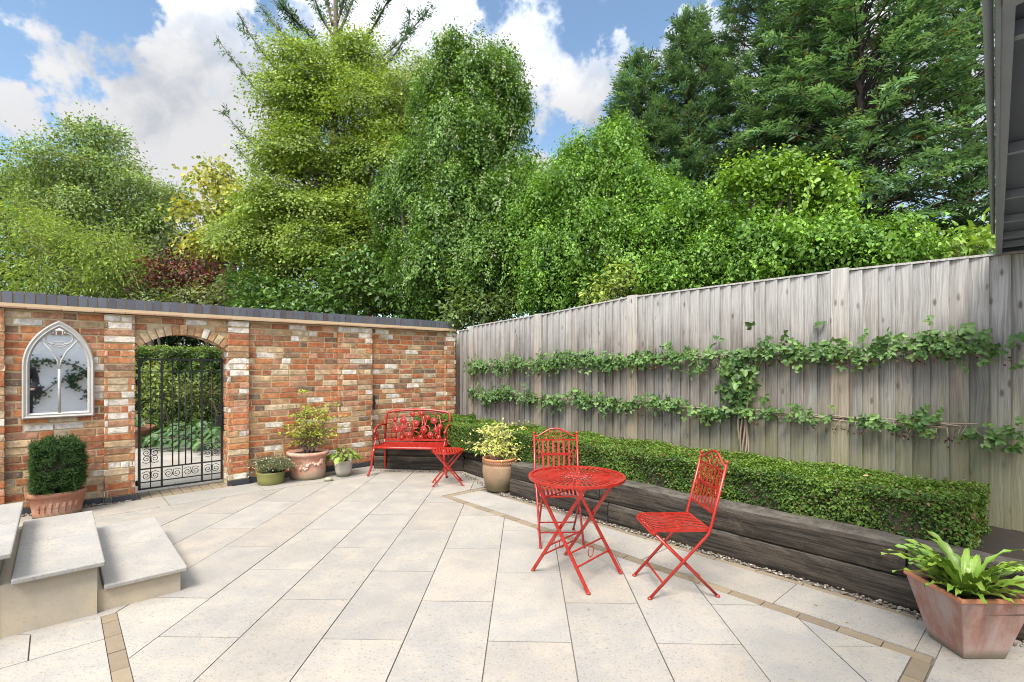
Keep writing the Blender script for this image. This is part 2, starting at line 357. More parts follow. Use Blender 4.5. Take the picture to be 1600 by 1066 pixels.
def mat_red():
    m, t, p = new_mat('red_paint'); o = t.coord(); n = t.noise(o, 22, 5, .65); f = t.noise(o, 130, 3, .6)
    c = t.mix(t.ramp(n, .3, .7), (.27, .011, .006, 1), (.35, .021, .011, 1)); c = t.mix(t.ramp(f, .72, .82, 0, .4), c, (.14, .022, .015, 1))
    t.put(p.inputs['Base Color'], c); t.put(p.inputs['Roughness'], t.ramp(n, .3, .7, .2, .42)); p.inputs['Specular IOR Level'].default_value = .6
    t.put(p.inputs['Normal'], t.bump(f, .12, .002)); return m
RED = mat_red()
MIRRORFRAME = mat_plain('cream_frame_paint', (.37, .35, .32), .6, 0, .22, 18, .35, 70)
def mat_mirror():
    m, t, p = new_mat('mirror_glass'); p.inputs['Base Color'].default_value = (.95, .96, .98, 1); p.inputs['Metallic'].default_value = 1; p.inputs['Roughness'].default_value = .02; return m
MIRROR = mat_mirror()

# ================================================================== SETTING: ground and paving
g = MB(); g.box(-400, 400, -60, 700, -.4, -.03); tag(g.build('ground', EARTH), 'dark earth and rough grass beyond the garden walls', 'ground', kind='structure')

def clip(poly, region):
    """convex clip of polygon by convex region (both lists of 2-D points)"""
    cx = sum(p[0] for p in region)/len(region); cy = sum(p[1] for p in region)/len(region); out = poly
    for i in range(len(region)):
        ax, ay = region[i]; bx, by = region[(i+1) % len(region)]; nx, ny = -(by-ay), bx-ax
        if (cx-ax)*nx+(cy-ay)*ny < 0: nx, ny = -nx, -ny
        res = []; dist = lambda p: (p[0]-ax)*nx+(p[1]-ay)*ny
        for k in range(len(out)):
            p, q = out[k], out[(k+1) % len(out)]; dp, dq = dist(p), dist(q)
            if dp >= 0: res.append(p)
            if (dp > 0 > dq) or (dp < 0 < dq):
                t = dp/(dp-dq); res.append((p[0]+(q[0]-p[0])*t, p[1]+(q[1]-p[1])*t))
        out = res
        if len(out) < 3: return []
    return out
def area(p): return .5*sum(p[i][0]*p[(i+1) % len(p)][1]-p[(i+1) % len(p)][0]*p[i][1] for i in range(len(p)))
def yab(a0, a1, b0, b1): return [tuple(W(a, b)[:2]) for a, b in ((a0, b0), (a1, b0), (a1, b1), (a0, b1))]

pav = MB()
SLABC = [(.60, .557, .492), (.595, .558, .50), (.61, .555, .485), (.59, .552, .498), (.61, .553, .48)]
def slab(p):
    if len(p) < 3: return
    if area(p) < 0: p = p[::-1]
    if area(p) < .004: return
    f_ = random.uniform(.46, .535); pav.cur = tuple(q*f_ for q in random.choice(SLABC)); pav.off = random.uniform(0, 40)
    z = random.uniform(-.0012, .0012); pav.poly(p, -.028, z)
GAP = .0032
yaw = R(1.53); dS = (math.cos(yaw), -math.sin(yaw)); dT = (math.sin(yaw), math.cos(yaw)); S0 = -.2055
def diag(region):
    for k in range(-16, 14):
        s0 = S0+k*.455
        for j in range(-12, 14):
            t0 = 2.728+(j+.5*(k % 2))*.91
            q = [(s0+GAP, t0+GAP), (s0+.455-GAP, t0+GAP), (s0+.455-GAP, t0+.91-GAP), (s0+GAP, t0+.91-GAP)]
            slab(clip([(s*dS[0]+t*dT[0], s*dS[1]+t*dT[1]) for s, t in q], region))
def rows(a0, a1, b0, b1, lena, lenb, offa=0., offb=0., stag=.5):
    """slabs square with the walls inside a rectangle"""
    reg = yab(a0, a1, b0, b1); nb = int((b1-b0)/lenb)+3; na = int((a1-a0)/lena)+3
    for i in range(-2, nb):
        for j in range(-2, na):
            x0 = a0+offa+(j+stag*(i % 2))*lena; y0 = b0+offb+i*lenb
            slab(clip(yab(x0+GAP, x0+lena-GAP, y0+GAP, y0+lenb-GAP), reg))
diag(yab(1.762, 4.741, .555, 6.421)); diag(yab(.6, 1.762, .555, 2.152)); diag(yab(4.741, 7.6, .555, 3.1))
rows(-.2, 7.6, .045, .547, .95, .51, .52, -.006, 0)                     # border along the brick wall
rows(1.262, 1.672, 2.248, 6.421, .43, .955, -.01, -.35, 0)              # border beside the sleepers
rows(4.821, 7.6, 3.1, 9.0, 1.1, .91, .3, -.58, .5)                      # terrace by the steps
rows(-.2, 4.741, 6.51, 9.0, .91, .45, .3, 0, .5)                        # front terrace
rows(.5, 1.672, 6.421, 6.51, .9, .45)
rows(2.0, 5.5, -7.5, -.34, 1.2, .6, .1, .2, .5)                         # path beyond the gate
pav.cur = (.15, .135, .115); pav.off = 0
pav.poly([tuple(W(a, b)[:2]) for a, b in ((8.2, .0), (-.2, .0), (-.2, 9.2), (8.2, 9.2))][::-1], -.06, -.011)
pav.poly([tuple(W(a, b)[:2]) for a, b in ((5.6, -7.6), (1.9, -7.6), (1.9, 0.), (5.6, 0.))][::-1], -.06, -.0115)
tag(pav.build('paving', PAVE), 'pale sandstone patio slabs laid in a diagonal running bond', 'paving', kind='structure')

st = MB()
def strip(a0, b0, a1, b1, wd, L=.21):
    n = max(1, round(math.hypot(a1-a0, b1-b0)/L)); da, db = (a1-a0)/n, (b1-b0)/n; l = math.hypot(da, db); na, nb = -db/l*wd/2, da/l*wd/2; ga, gb = da/l*.003, db/l*.003
    for i in range(n):
        f = random.uniform(.85, 1.12); st.cur = (.20*f, .155*f, .10*f); x, y = a0+da*i, b0+db*i
        p = [tuple(W(*q)[:2]) for q in ((x+ga+na, y+gb+nb), (x+da-ga+na, y+db-gb+nb), (x+da-ga-na, y+db-gb-nb), (x+ga-na, y+gb-nb))]
        if area(p) < 0: p = p[::-1]
        st.poly(p, -.028, random.uniform(-.003, .0))
strip(1.717, 2.16, 1.717, 6.50, .076); strip(1.76, 2.20, 1.16, 2.20, .076); strip(1.757, 6.465, 4.74, 6.465, .076)
strip(4.781, 3.0, 4.781, 9.0, .072); strip(1.232, 2.66, 1.232, 7.6, .052, .3)
for i in range(9): strip(3.45+i*.102, -.33, 3.45+i*.102, 0.04, .094, .19)   # setts of the gate threshold
tag(st.build('brick_edging', STRIP), 'narrow buff brick strips edging the diagonal paving', 'paving', kind='structure')

# raised bed soil behind the sleepers
so = MB(); so.poly([tuple(W(a, b)[:2]) for a, b in ((1.0, 2.62), (.66, 1.3), (1.5, .2), (.02, .05), (.02, 7.25), (1.0, 7.25))], -.1, .335)
tag(so.build('soil', SOIL), 'dark soil of the raised bed behind the sleepers', 'soil', kind='structure')

# pebbles between the paving and the sleepers, and along the wall foot
pb = MB()
def pebble(a, b, r):
    f = random.uniform(.7, 1.25); pb.cur = random.choice([(.17, .13, .09), (.24, .21, .18), (.13, .095, .06), (.33, .30, .25), (.10, .075, .055)]); pb.cur = tuple(q*f for q in pb.cur)
    p = W(a, b); pb.ball((p.x, p.y, random.uniform(-.002, .006)), r, 6, 4, (random.uniform(.8, 1.3), random.uniform(.7, 1.2), random.uniform(.5, .8)))
for i in range(760): pebble(random.gauss(1.165, .02), random.uniform(2.72, 7.4), random.uniform(.005, .0125))
for i in range(420):
    t = random.random(); pebble(1.66-.88*t+random.gauss(.05, .025), .3+1.02*t+random.gauss(.03, .02), random.uniform(.006, .013))
for i in range(420):
    t = random.random(); pebble(.80+.34*t+random.gauss(.06, .02), 1.3+1.35*t, random.uniform(.006, .013))
for i in range(500): pebble(random.uniform(4.4, 5.5), random.uniform(-.04, .05), random.uniform(.006, .014))
tag(pb.build('pebbles', PEBBLE), 'small pale pebbles filling the joint beside the sleepers', 'pebbles', kind='stuff')

# ================================================================== BRICK WALL
wall = thing('brick_wall', 'reclaimed red brick wall with arched gateway and blue brick coping', 'wall', W(0, 0), YROT)
PAL = [((.42, .135, .055), 16), ((.48, .20, .085), 17), ((.37, .14, .075), 13), ((.34, .18, .10), 11), ((.21, .13, .09), 8), ((.52, .39, .24), 9), ((.48, .26, .17), 13), ((.57, .48, .34), 9), ((.72, .70, .66), 13), ((.14, .11, .09), 3), ((.43, .27, .15), 10)]
PC = [c for c, n in PAL]; PW = [n for c, n in PAL]
br = MB()
def brick(O, A, N, s0, s1, z0, z1, depth=.06, prot=None, white=False):
    """one worn brick: A along the wall, N outwards, both 2-D"""
    f = random.uniform(.82, 1.18); c = random.choices(PC, PW)[0] if not white else (.68, .66, .62); br.cur = tuple(min(.7, q*f*.88) for q in c); br.off = random.uniform(0, 30)
    n = random.gauss(0, .0022) if prot is None else prot; e = .0035; J = lambda: random.uniform(-.0042, .0042)
    P = []
    for dn, ins in ((-depth, 0), (n-.004, 0), (n, e)):
        for s, z in ((s0+ins, z0+ins), (s1-ins, z0+ins), (s1-ins, z1-ins), (s0+ins, z1-ins)):
            s += J()*(dn > -.01); z += J()*(dn > -.01); P.append((O[0]+A[0]*s+N[0]*dn, O[1]+A[1]*s+N[1]*dn, z))
    F = [(8, 9, 10, 11)]
    for k in range(4): F += [(k, (k+1) % 4, 4+(k+1) % 4, 4+k), (4+k, 4+(k+1) % 4, 8+(k+1) % 4, 8+k)]
    br.add(P, F)
PITCH = .0762; Z0 = .068; NC = 26
def arch_out(a):     # underside-of-bricks limit above the gate (outer edge of the arch ring)
    cx, half, rise, spring = 3.903, .463, .19, 1.665
    Rr = (half**2+rise**2)/(2*rise); zc = spring+rise-Rr; d = a-cx
    return zc+math.sqrt(max((Rr+.118)**2-d*d, 0)) if abs(d) < half+.07 else 0
def section(O, A, N, L, z0=Z0, nc=NC, depth=.06, hole=None, headers=.25, cap=False):
    for r in range(nc):
        za = z0+r*PITCH; zb = za+PITCH-random.uniform(.012, .018); s = -random.uniform(0, .2) if L > .6 else (0 if r % 2 == 0 or L < .3 else -.105)
        while s < L-.02:
            wd = .102 if random.random() < headers else random.uniform(.205, .222)
            a0, a1 = max(s, 0), min(s+wd, L)
            if L < .3: a0, a1 = (0, L) if random.random() < .62 else ((0, L*.45) if s <= 0 else (a0, L))
            if L-a1 < .035: a1 = L
            if hole:
                lim = max(hole(a0), hole(a1), hole((a0+a1)/2))
                if lim and za < lim-.012:
                    s = a1+.010; continue
            if a1-a0 > .03: brick(O, A, N, a0, a1, za, zb, depth, white=cap and r >= nc-2 and random.random() < .9)
            s = a1+random.uniform(.010, .017)
X, Y_ = (1, 0), (0, 1)
REC = -.05
section((.205, REC), X, Y_, 1.519-.205); section((2.035, REC), X, Y_, 3.205-2.035); section((4.63, REC), X, Y_, .765)
section((3.45, REC), X, Y_, .915, z0=Z0+21*PITCH, nc=NC-21, hole=lambda s: arch_out(3.45+s))
section((5.65, REC), X, Y_, 1.95)
for a0, L in ((0, .205), (1.519, .515), (3.205, .237), (4.366, .266), (5.39, .26)):
    section((a0, 0), X, Y_, L, depth=.07, cap=True)
    section((a0+L, 0), (0, -1), X, .05, depth=.03, headers=1); section((a0, -.05), Y_, (-1, 0), .05, depth=.03, headers=1)
section((3.442, 0), (0, -1), X, .33, nc=21); section((4.366, -.33), Y_, (-1, 0), .33, nc=21)
# arch ring of bricks on edge
cx, half, rise, spring = 3.903, .463, .19, 1.665
Rr = (half**2+rise**2)/(2*rise); zc = spring+rise-Rr; aa = math.asin(half/Rr)
NV = 15
for i in range(NV):
    t0 = -aa-.03+(2*aa+.06)*i/NV+.006/Rr; t1 = -aa-.03+(2*aa+.06)*(i+1)/NV-.006/Rr
    f = random.uniform(.8, 1.15); c = random.choice([(.50, .34, .19), (.44, .24, .12), (.42, .28, .15), (.36, .2, .11), (.5, .4, .27), (.46, .27, .15)]); br.cur = tuple(q*f for q in c)
    if i == 4: br.cur = (.72, .69, .62)
    br.off = random.uniform(0, 30); pr = random.gauss(REC+.012, .003)
    P = [(cx+rr*math.sin(t), y, zc+rr*math.cos(t)) for y in (-.32, pr) for rr in (Rr, Rr+.112) for t in (t0, t1)]
    br.add(P, [(0, 1, 3, 2), (4, 6, 7, 5), (0, 4, 5, 1), (2, 3, 7, 6), (0, 2, 6, 4), (1, 5, 7, 3)])
br.build('brickwork', BRICK, wall)
mo = MB()
def mbox(a0, a1, b0, b1, z0, z1): mo.box(a0, a1, b0, b1, z0, z1)
mbox(.0, 3.432, -.33, REC-.007, -.1, 2.055); mbox(4.376, 7.6, -.33, REC-.007, -.1, 2.055)
nseg = 24
for i in range(nseg):
    d0 = -.473+.946*i/nseg; d1 = -.473+.946*(i+1)/nseg; z = lambda d: zc+math.sqrt((Rr+.008)**2-d*d)
    P = [(cx+d, y, zz) for y in (-.33, REC-.007) for d, zz in ((d0, z(d0)), (d1, z(d1)), (d1, 2.055), (d0, 2.055))]
    mo.add(P, [(0, 1, 2, 3), (7, 6, 5, 4), (0, 4, 5, 1), (2, 6, 7, 3)])
for a0, L in ((0, .205), (1.519, .515), (3.205, .237), (4.366, .266), (5.39, .26)):
    mbox(a0+.006, a0+L-.006, REC-.03, -.007, -.1, 2.05)
mo.build('mortar', MORTAR, wall)
# engineering-brick plinth course
pl = MB()
def plinth(a0, a1, b):
    s = a0
    while s < a1-.03:
        e = min(s+.215, a1); f = random.uniform(.7, 1.3); pl.cur = (.045*f, .046*f, .055*f); pl.box(s, e-.008, b-.06, b+random.uniform(.004, .008), -.05, .060); s = e
plinth(.205, 1.515, REC); plinth(2.04, 3.2, REC); plinth(4.64, 5.38, REC); plinth(5.66, 7.6, REC)
for a0, L in ((0, .205), (1.519, .515), (3.205, .237), (4.366, .266), (5.39, .26)): plinth(a0-.004, a0+L+.006, 0)
pl.build('plinth', BLUEBR, wall)
# tile ledge, mortar fillet and brick-on-edge coping
tl = MB(); s = 0.
while s < 7.6:
    e = min(s+.262, 7.6); f = random.uniform(.85, 1.12); tl.cur = random.choice([(.36*f, .23*f, .15*f), (.40*f, .28*f, .19*f), (.34*f, .19*f, .12*f)]); tl.box(s+.001, e-.003, -.36, .036+random.uniform(-.003, .003), 2.058, 2.073); s = e
tl.build('tile_ledge', STRIP, wall)
fl = MB(); fl.cur = (.25, .18, .10)
P = [(a, b, z) for a in (0, 7.6) for b, z in ((.024, 2.073), (-.006, 2.108), (-.30, 2.108), (-.35, 2.073))]
fl.add(P, [(0, 1, 2, 3), (7, 6, 5, 4), (0, 4, 5, 1), (1, 5, 6, 2), (3, 2, 6, 7)])
fl.box(0, 7.6, -.285, -.022, 2.106, 2.213)
fl.build('mortar_fillet', STRIP, wall)
cp = MB(); s = .004
while s < 7.58:
    f = random.uniform(.75, 1.25); cp.cur = (.08*f, .085*f, .105*f) if random.random() < .85 else (.08*f, .068*f, .075*f)
    cp.box(s, s+.066, -.295, -.012+random.uniform(-.003, .003), 2.104, 2.222+random.uniform(-.003, .003), .001); s += .0808
cp.build('coping', BLUEBR, wall)
bk = MB(); bk.box(-.012, .012, 0, .02, -.1, .1); bk.box(-.007, .007, .02, .045, -.02, .02)
bo = tag(bk.build('wall_bracket', IRON), 'small black iron bracket on the brick wall above the red bench', 'bracket'); bo.location = W(1.50, .004, .93); bo.rotation_euler = (0, 0, YROT)

# ================================================================== IRON GATE
gate = thing('iron_gate', 'black wrought iron garden gate with scrolls standing in the brick archway', 'gate', W(4.304, -.25), YROT)
GX = lambda a: a-4.304
xs = [4.304, 4.196, 4.088, 3.980, 3.917, 3.848, 3.786, 3.676, 3.568, 3.459]
fr = MB()
for a, wd in ((4.304, .026), (3.459, .022), (4.088, .02), (3.676, .02)): fr.box(GX(a)-wd/2, GX(a)+wd/2, -.011, .011, .045, 1.572)
for z, t in ((1.56, .02), (.055, .018)): fr.box(GX(3.459), 0, -.009, .009, z-t/2, z+t/2)
for z, t in ((1.415, .012), (.285, .016), (.130, .012)): fr.box(GX(3.459), 0, -.0075, .0075, z-t/2, z+t/2)
fr.build('frame', IRON, gate)
brs = MB()
for i, (z0, z1, r) in {1: (.05, 1.56, .005), 3: (.285, 1.56, .0072), 4: (.285, 1.415, .0072), 5: (.285, 1.415, .0072), 6: (.285, 1.56, .0072), 8: (.05, 1.56, .005)}.items():
    brs.tube([(GX(xs[i]), 0, z0), (GX(xs[i]), 0, z1)], r, 6)
for a in (3.882,): brs.tube([(GX(a), 0, .13), (GX(a), 0, .285)], .005, 6)
for z in (.92, 1.1): pass
brs.build('bars', IRON, gate)
def spiral(c, r0, t0, turns, sgn, n=22):
    return [(c[0]+sgn*r0*(1-.80*i/n)*math.cos(t0+turns*2*math.pi*i/n), 0, c[1]+r0*(1-.80*i/n)*math.sin(t0+turns*2*math.pi*i/n)) for i in range(n+1)]
def scroll_pair(a, z, r, flip=1):
    s = MB()
    for sg in (-1, 1):
        pts = spiral((GX(a)+sg*r*1.05, z), r, math.pi, 1.4, sg) if flip > 0 else [(p[0], p[1], 2*z-p[2]) for p in spiral((GX(a)+sg*r*1.05, z), r, math.pi, 1.4, sg)]
        s.tube([(GX(a), 0, z+flip*r*1.7)]+pts[::1] if False else pts, .0042, 5)
        s.tube([(GX(a)+sg*.004, 0, z), (GX(a)+sg*r*.25, 0, z+flip*r*1.1), (GX(a)+sg*r*1.1, 0, z+flip*r*1.35), (GX(a)+sg*r*2.05, 0, z+flip*r*.9)], .004, 5)
    s.ball((GX(a), 0, z), .011, 6, 4); s.build('scroll', IRON, gate)
for a in (4.196, 3.980, 3.786, 3.568): scroll_pair(a, .20, .040)
for a in (4.196, 3.568): scroll_pair(a, .47, .038); scroll_pair(a, .40, .038, -1)
for a0, a1 in ((4.15, 3.94), (3.94, 3.73), (3.73, 3.58)):
    h = MB(); h.tube([(GX((a0+a1)/2)+(a0-a1)/2*math.cos(t), 0, 1.572+.095*math.sin(t)) for t in np.linspace(0, math.pi, 15)], .0042, 5); h.build('hoop', IRON, gate)
lk = MB(); lk.box(GX(3.53), GX(3.455), -.02, .03, .72, .86); lk.box(GX(3.447), GX(3.43), -.03, .04, .66, 1.03); lk.box(GX(3.50), GX(3.44), .0, .014, .955, .985)
lo = lk.build('lock_box', IRON, gate, bevel=.003)
hd = MB(); hd.tube([(GX(3.49), .03, .80), (GX(3.49), .065, .80), (GX(3.55), .07, .80)], .007, 6); hd.build('handle', IRON, lo)
for z in (.13, 1.3):
    hg = MB(); hg.tube([(.02, 0, z-.03), (.02, 0, z+.03)], .014, 8); hg.box(.012, .066, -.006, .006, z-.015, z+.015); hg.build('hinge', IRON, gate)

# ================================================================== MIRROR ON THE WALL
mir = thing('wall_mirror', 'gothic arched mirror in a cream frame on the brick wall', 'mirror', W(4.992, REC+.006, .955), YROT)
HW, SPR, APX = .278, .53, 1.0
def gothic(off, n=14):
    """closed outline, inset by off"""
    hw = HW-off; ap = APX-off*1.35; sp = SPR; dz = ap-sp; rr = (hw*hw+dz*dz)/(2*hw); pts = [(-hw, off), (hw, off)]; th_ = math.asin(dz/rr)
    right = [(hw-rr+rr*math.cos(th_*i/n), sp+rr*math.sin(th_*i/n)) for i in range(n+1)]
    return pts+right+[(-x, z) for x, z in right[::-1][1:]]
fo = MB(); levels = [(0, .0), (.0, .034), (.012, .046), (.030, .038), (.040, .042), (.056, .020), (.056, .004)]
loops = [[(x, y, z) for x, z in gothic(o)] for o, y in levels]; n = len(loops[0])
fo.sm = False; P = [p for l in loops for p in l]
fo.add(P, [(k*n+i, k*n+(i+1) % n, (k+1)*n+(i+1) % n, (k+1)*n+i) for k in range(len(loops)-1) for i in range(n)]); fo.cur = (1, 1, 1)
fo.build('frame', MIRRORFRAME, mir)
gl = MB(); L = [(x, .010, z) for x, z in gothic(.05)]; gl.add(L, [tuple(range(n))]); gl.build('glass', MIRROR, mir)
tr = MB(); yq = .02
tr.tube([(0, yq, .05), (0, yq, .50)], .012, 8)
for sg in (-1, 1):
    tr.tube([(0, yq, .48), (sg*.012, yq, .58), (sg*.055, yq, .68), (sg*.145, yq, .80)], .0085, 8)
    tr.tube([(sg*.035*math.cos(t)+sg*.012, yq, .80+.0) if False else (sg*(.055+.05*math.cos(t)), yq, .815+.055*math.sin(t)) for t in np.linspace(math.pi*.62, -math.pi*.62, 14)], .0075, 6)
    tr.ball((sg*.045, yq, .875), .012, 8, 5)
    tr.tube([(sg*.04*math.cos(t), yq, .885+.05*math.sin(t)) for t in np.linspace(0, math.pi/2, 8)], .006, 6)
tr.tube([(.07*math.cos(t), yq, .775+.045*math.sin(t)) for t in np.linspace(math.pi, 2*math.pi, 12)], .0075, 6)
tr.tube([(.045*math.cos(t), yq, .765+.02*math.sin(t)) for t in np.linspace(0, 2*math.pi, 14)], .005, 6)
tr.build('tracery', MIRRORFRAME, mir)

# ================================================================== FENCE
fen = thing('wooden_fence', 'tall weathered grey featheredge board fence with algae near the raised bed', 'fence', W(0, 0), YROT)
POSTS = [.43, 1.97, 3.53, 5.64, 7.75]
TOPS = [2.115, 2.185, 2.285, 2.30, 2.262]
def boards(b0, b1, t0, t1, a=-.03, z0=.33):
    m = MB(); s = b0; n = max(1, round((b1-b0)/.1135)); wd = (b1-b0)/n
    for i in range(n):
        f = random.uniform(.72, 1.2); wm = random.uniform(-.02, .03); m.cur = (.235*f+wm*.4, .22*f, .20*f-wm*.3); m.off = random.uniform(0, 60)
        y0 = b0+i*wd; y1 = y0+wd+.014; tz = lambda y: t0+(t1-t0)*(y-b0)/(b1-b0)+random.uniform(-.004, .004); lean = random.uniform(-.002, .002)
        # feathered section: thick edge overlapping the thin edge of the next
        P = []
        for z in (z0, None):
            for y, x in ((y0-.034, a), (y1-.020, a), (y1-.020, a+.032), (y0-.034, a+.002)):
                P.append((x+random.uniform(0, .003), y+(lean if z is None else 0), (z if z is not None else tz(y))))
        m.add(P, [(0, 1, 2, 3), (7, 6, 5, 4), (0, 4, 5, 1), (1, 5, 6, 2), (2, 6, 7, 3), (3, 7, 4, 0)])
    m.build('board_panel', FENCE, fen)
    c = MB(); c.cur = (.20, .175, .14); c.off = random.uniform(0, 50)
    c.add([(x, y, z) for y, t in ((b0, t0), (b1, t1)) for x, z in ((a-.02, t+.004), (a+.034, t+.004), (a+.034, t+.020), (a-.02, t+.026))], [(0, 1, 2, 3), (7, 6, 5, 4), (0, 4, 5, 1), (1, 5, 6, 2), (2, 6, 7, 3), (3, 7, 4, 0)])
    c.build('capping', FENCE, fen)
    q = MB(); q.cur = (.20, .175, .13); q.off = random.uniform(0, 50); q.box(a-.03, a+.008, b0, b1, .12, z0+.005); q.box(a-.03, a+.03, b0, b1, z0-.03, z0-.004); q.build('gravel_board', FENCE, fen)
boards(.06, .40, 2.06, 2.07, -.045)
for i in range(4): boards(POSTS[i]+.06, POSTS[i+1]-.06, TOPS[i], TOPS[i+1])
m = MB(); m.cur = (.05, .04, .032); m.box(-.07, -.01, -.03, .075, -.1, 2.02); m.build('gap_shade_strip', FENCE, fen)  # dark strip put in to stand for the shaded gap beside the wall
for i, b in enumerate(POSTS):
    m = MB(); f = random.uniform(1., 1.15); m.cur = (.25*f, .215*f, .17*f); m.off = random.uniform(0, 60); wd = .068 if i else .05
    m.box(-.055, .012, b-wd, b+wd, -.1, TOPS[i]+.03+(.0 if i else -.02), .002); m.build('post', FENCE, fen, bevel=.004)

# ================================================================== SLEEPERS
SL = 'sleepers edging the raised bed'
def sleeper(label, a0, b0, a1, b1, z0, z1, th, worn=.019):
    """front bottom edge from (a0,b0) to (a1,b1); thickness th away from the patio"""
    p0, p1 = W(a0, b0), W(a1, b1); L = (p1-p0).length; rz = math.atan2(p1.y-p0.y, p1.x-p0.x)
    m = MB(); m.off = random.uniform(0, 40); nx = max(6, int(L/.07)); ny, nz = 5, 5; H = z1-z0
    ph = [random.uniform(0, 6) for _ in range(6)]
    prof = []
    for k in range(ny): prof.append((th*k/ny, 0))
    for k in range(nz): prof.append((th, H*k/nz))
    for k in range(ny): prof.append((th-th*k/ny, H))
    for k in range(nz): prof.append((0, H-H*k/nz))
    n = len(prof); P = []; F = []
    for i in range(nx+1):
        x = L*i/nx
        for (y, z) in prof:
            r = worn*(math.sin(x*3.1+ph[0]+y*9)*.3+math.sin(x*7.3+ph[1]+z*17)*.25)+random.uniform(-worn, worn)*.22
            cy, cz = (y-th/2)/(th/2), (z-H/2)/(H/2); rd = .012 if abs(cy) > .95 and abs(cz) > .95 else 0
            P.append((x, y+r*(1 if y < th/2 else -1)*.5+rd*(-1 if cy > 0 else 1), z+r*.5*(-1 if z > H/2 else 0)+rd*(-1 if cz > 0 else 1)*(1 if cz > 0 else .3)))
    for i in range(nx):
        for k in range(n): F.append((i*n+k, (i+1)*n+k, (i+1)*n+(k+1) % n, i*n+(k+1) % n))
    F += [tuple(range(n)), tuple(nx*n+k for k in range(n))[::-1]]
    m.add(P, F); o = m.build('railway_sleeper', SLEEPER); o.location = (p0.x, p0.y, z0); o.rotation_euler = (0, 0, rz); tag(o, label, 'sleeper', SL); return o
sleeper('dark lower sleeper on the ground behind the red bench', 1.62, .24, .77, 1.26, -.02, .185, .20)
sleeper('dark upper sleeper right behind the seat of the red bench', 1.62, .22, .76, 1.24, .187, .385, .20)
sleeper('short lower sleeper behind the pot of the yellow variegated shrub', .79, 1.29, .93, 2.60, -.02, .19, .20)
sleeper('brown upper sleeper behind the pot of the yellow variegated shrub', .77, 1.27, .86, 2.62, .192, .40, .20)
sleeper('lower corner sleeper behind the rear bistro chair', 1.125, 2.63, 1.13, 4.02, -.02, .185, .22)
sleeper('upper corner sleeper behind the rear bistro chair', 1.115, 2.63, 1.12, 3.92, .187, .36, .22)
sleeper('long lower sleeper behind the side facing bistro chair, next to the pebbles', 1.13, 4.03, 1.135, 6.56, -.02, .187, .22)
sleeper('long upper sleeper behind the side facing bistro chair, under the box hedge', 1.125, 3.93, 1.135, 6.29, .19, .392, .23)
sleeper('lower sleeper hidden behind the fern planter', 1.135, 6.57, 1.13, 7.4, -.02, .187, .22)
sleeper('upper sleeper behind the fern planter fronds', 1.125, 6.30, 1.12, 7.4, .19, .39, .23)
pm = MB(); pm.off = 3.; n = 14
P = [(x, y, z) for x in (-.06, .06) for y, z in [(.09, 0), (.09, .29)]+[(.09*math.cos(t), .29+.075*math.sin(t)) for t in np.linspace(0, math.pi, n)[1:-1]]+[(-.09, .29), (-.09, 0)]]
k = len(P)//2; pm.add(P, [tuple(range(k)), tuple(range(k, 2*k))[::-1]]+[(i, k+i, k+(i+1) % k, (i+1) % k) for i in range(k)])
po = pm.build('timber_post', SLEEPER); po.location = W(.62, 6.93); po.rotation_euler = (0, 0, YROT); tag(po, 'dark rounded timber post behind the fern planter at the end of the hedge', 'post')

# ================================================================== STEPS
stp = thing('stone_steps', 'pale sandstone steps with overhanging treads rising to the left', 'steps', W(4.83, 2.3), YROT)
def tread(a0, a1, b0, b1, z):
    m = MB(); f_ = random.uniform(.50, .55); m.cur = tuple(q*f_ for q in random.choice([(.59, .55, .50), (.58, .55, .505)])); m.off = random.uniform(0, 40); m.box(a0-4.83, a1-4.83, b0-2.3, b1-2.3, z-.03, z, 0); m.build('tread', PAVE, stp, bevel=.007)
def riser(a0, a1, b0, b1, z0, z1):
    m = MB(); m.cur = (.42, .355, .265); m.off = random.uniform(0, 40); m.box(a0-4.83, a1-4.83, b0-2.3, b1-2.3, z0, z1); m.build('riser', RISER, stp)
riser(4.405, 4.829, 1.60, 3.015, -.02, .129); riser(4.832, 5.254, 1.70, 3.042, -.02, .289); riser(5.256, 6.4, 1.76, 3.05, -.02, .449)
tread(4.368, 4.80, 1.56, 2.262, .16); tread(4.368, 4.80, 2.266, 3.045, .16)
tread(4.797, 5.20, 1.655, 2.343, .32); tread(4.797, 5.20, 2.347, 3.085, .32)
tread(5.195, 6.4, 1.74, 2.40, .48); tread(5.195, 6.4, 2.404, 3.12, .48)

# ================================================================== CANOPY, top right
cano = thing('grey_canopy', 'grey painted canopy with dark panels overhanging the patio at top right', 'canopy', (1.9, 1.98, 2.287), -math.atan2(1, .9606)+math.pi/2-0)
cano.rotation_euler = (0, 0, math.atan2(1, .9606))
# local x runs away from the camera along the edge, local y to the left of it
bm_ = MB(); bm_.box(-3.2, 2.42, -.033, .0, 0, .10); bm_.box(-3.2, 2.42, -.010, -.0015, -.004, .003); bm_.build('edge_beam', GREY, cano)
gt = MB(); gt.tube([(-3.2, .012, .06), (1.75, .012, .06)], .010, 8); gt.build('gutter_pipe', GREY, cano)
for x in (-1.9, -1.0, -.06, .66, 1.22, 1.72, 2.05, 2.38):
    r_ = MB(); r_.box(x-.012, x+.012, -.46, -.034, .012, .05); r_.build('rafter', GREY, cano)
eb = MB(); eb.add([(x, y, z) for z in (-.014, -.002) for x, y in ((-2.4, -.30), (-1.30, -.30), (-1.30, -.12), (-1.22, -.055), (-1.20, -.012), (-2.4, -.012))], [(5, 4, 3, 2, 1, 0), (6, 7, 8, 9, 10, 11)]+[(i, (i+1) % 6, 6+(i+1) % 6, 6+i) for i in range(6)]); eb.build('bracket_plate', GREY, cano)
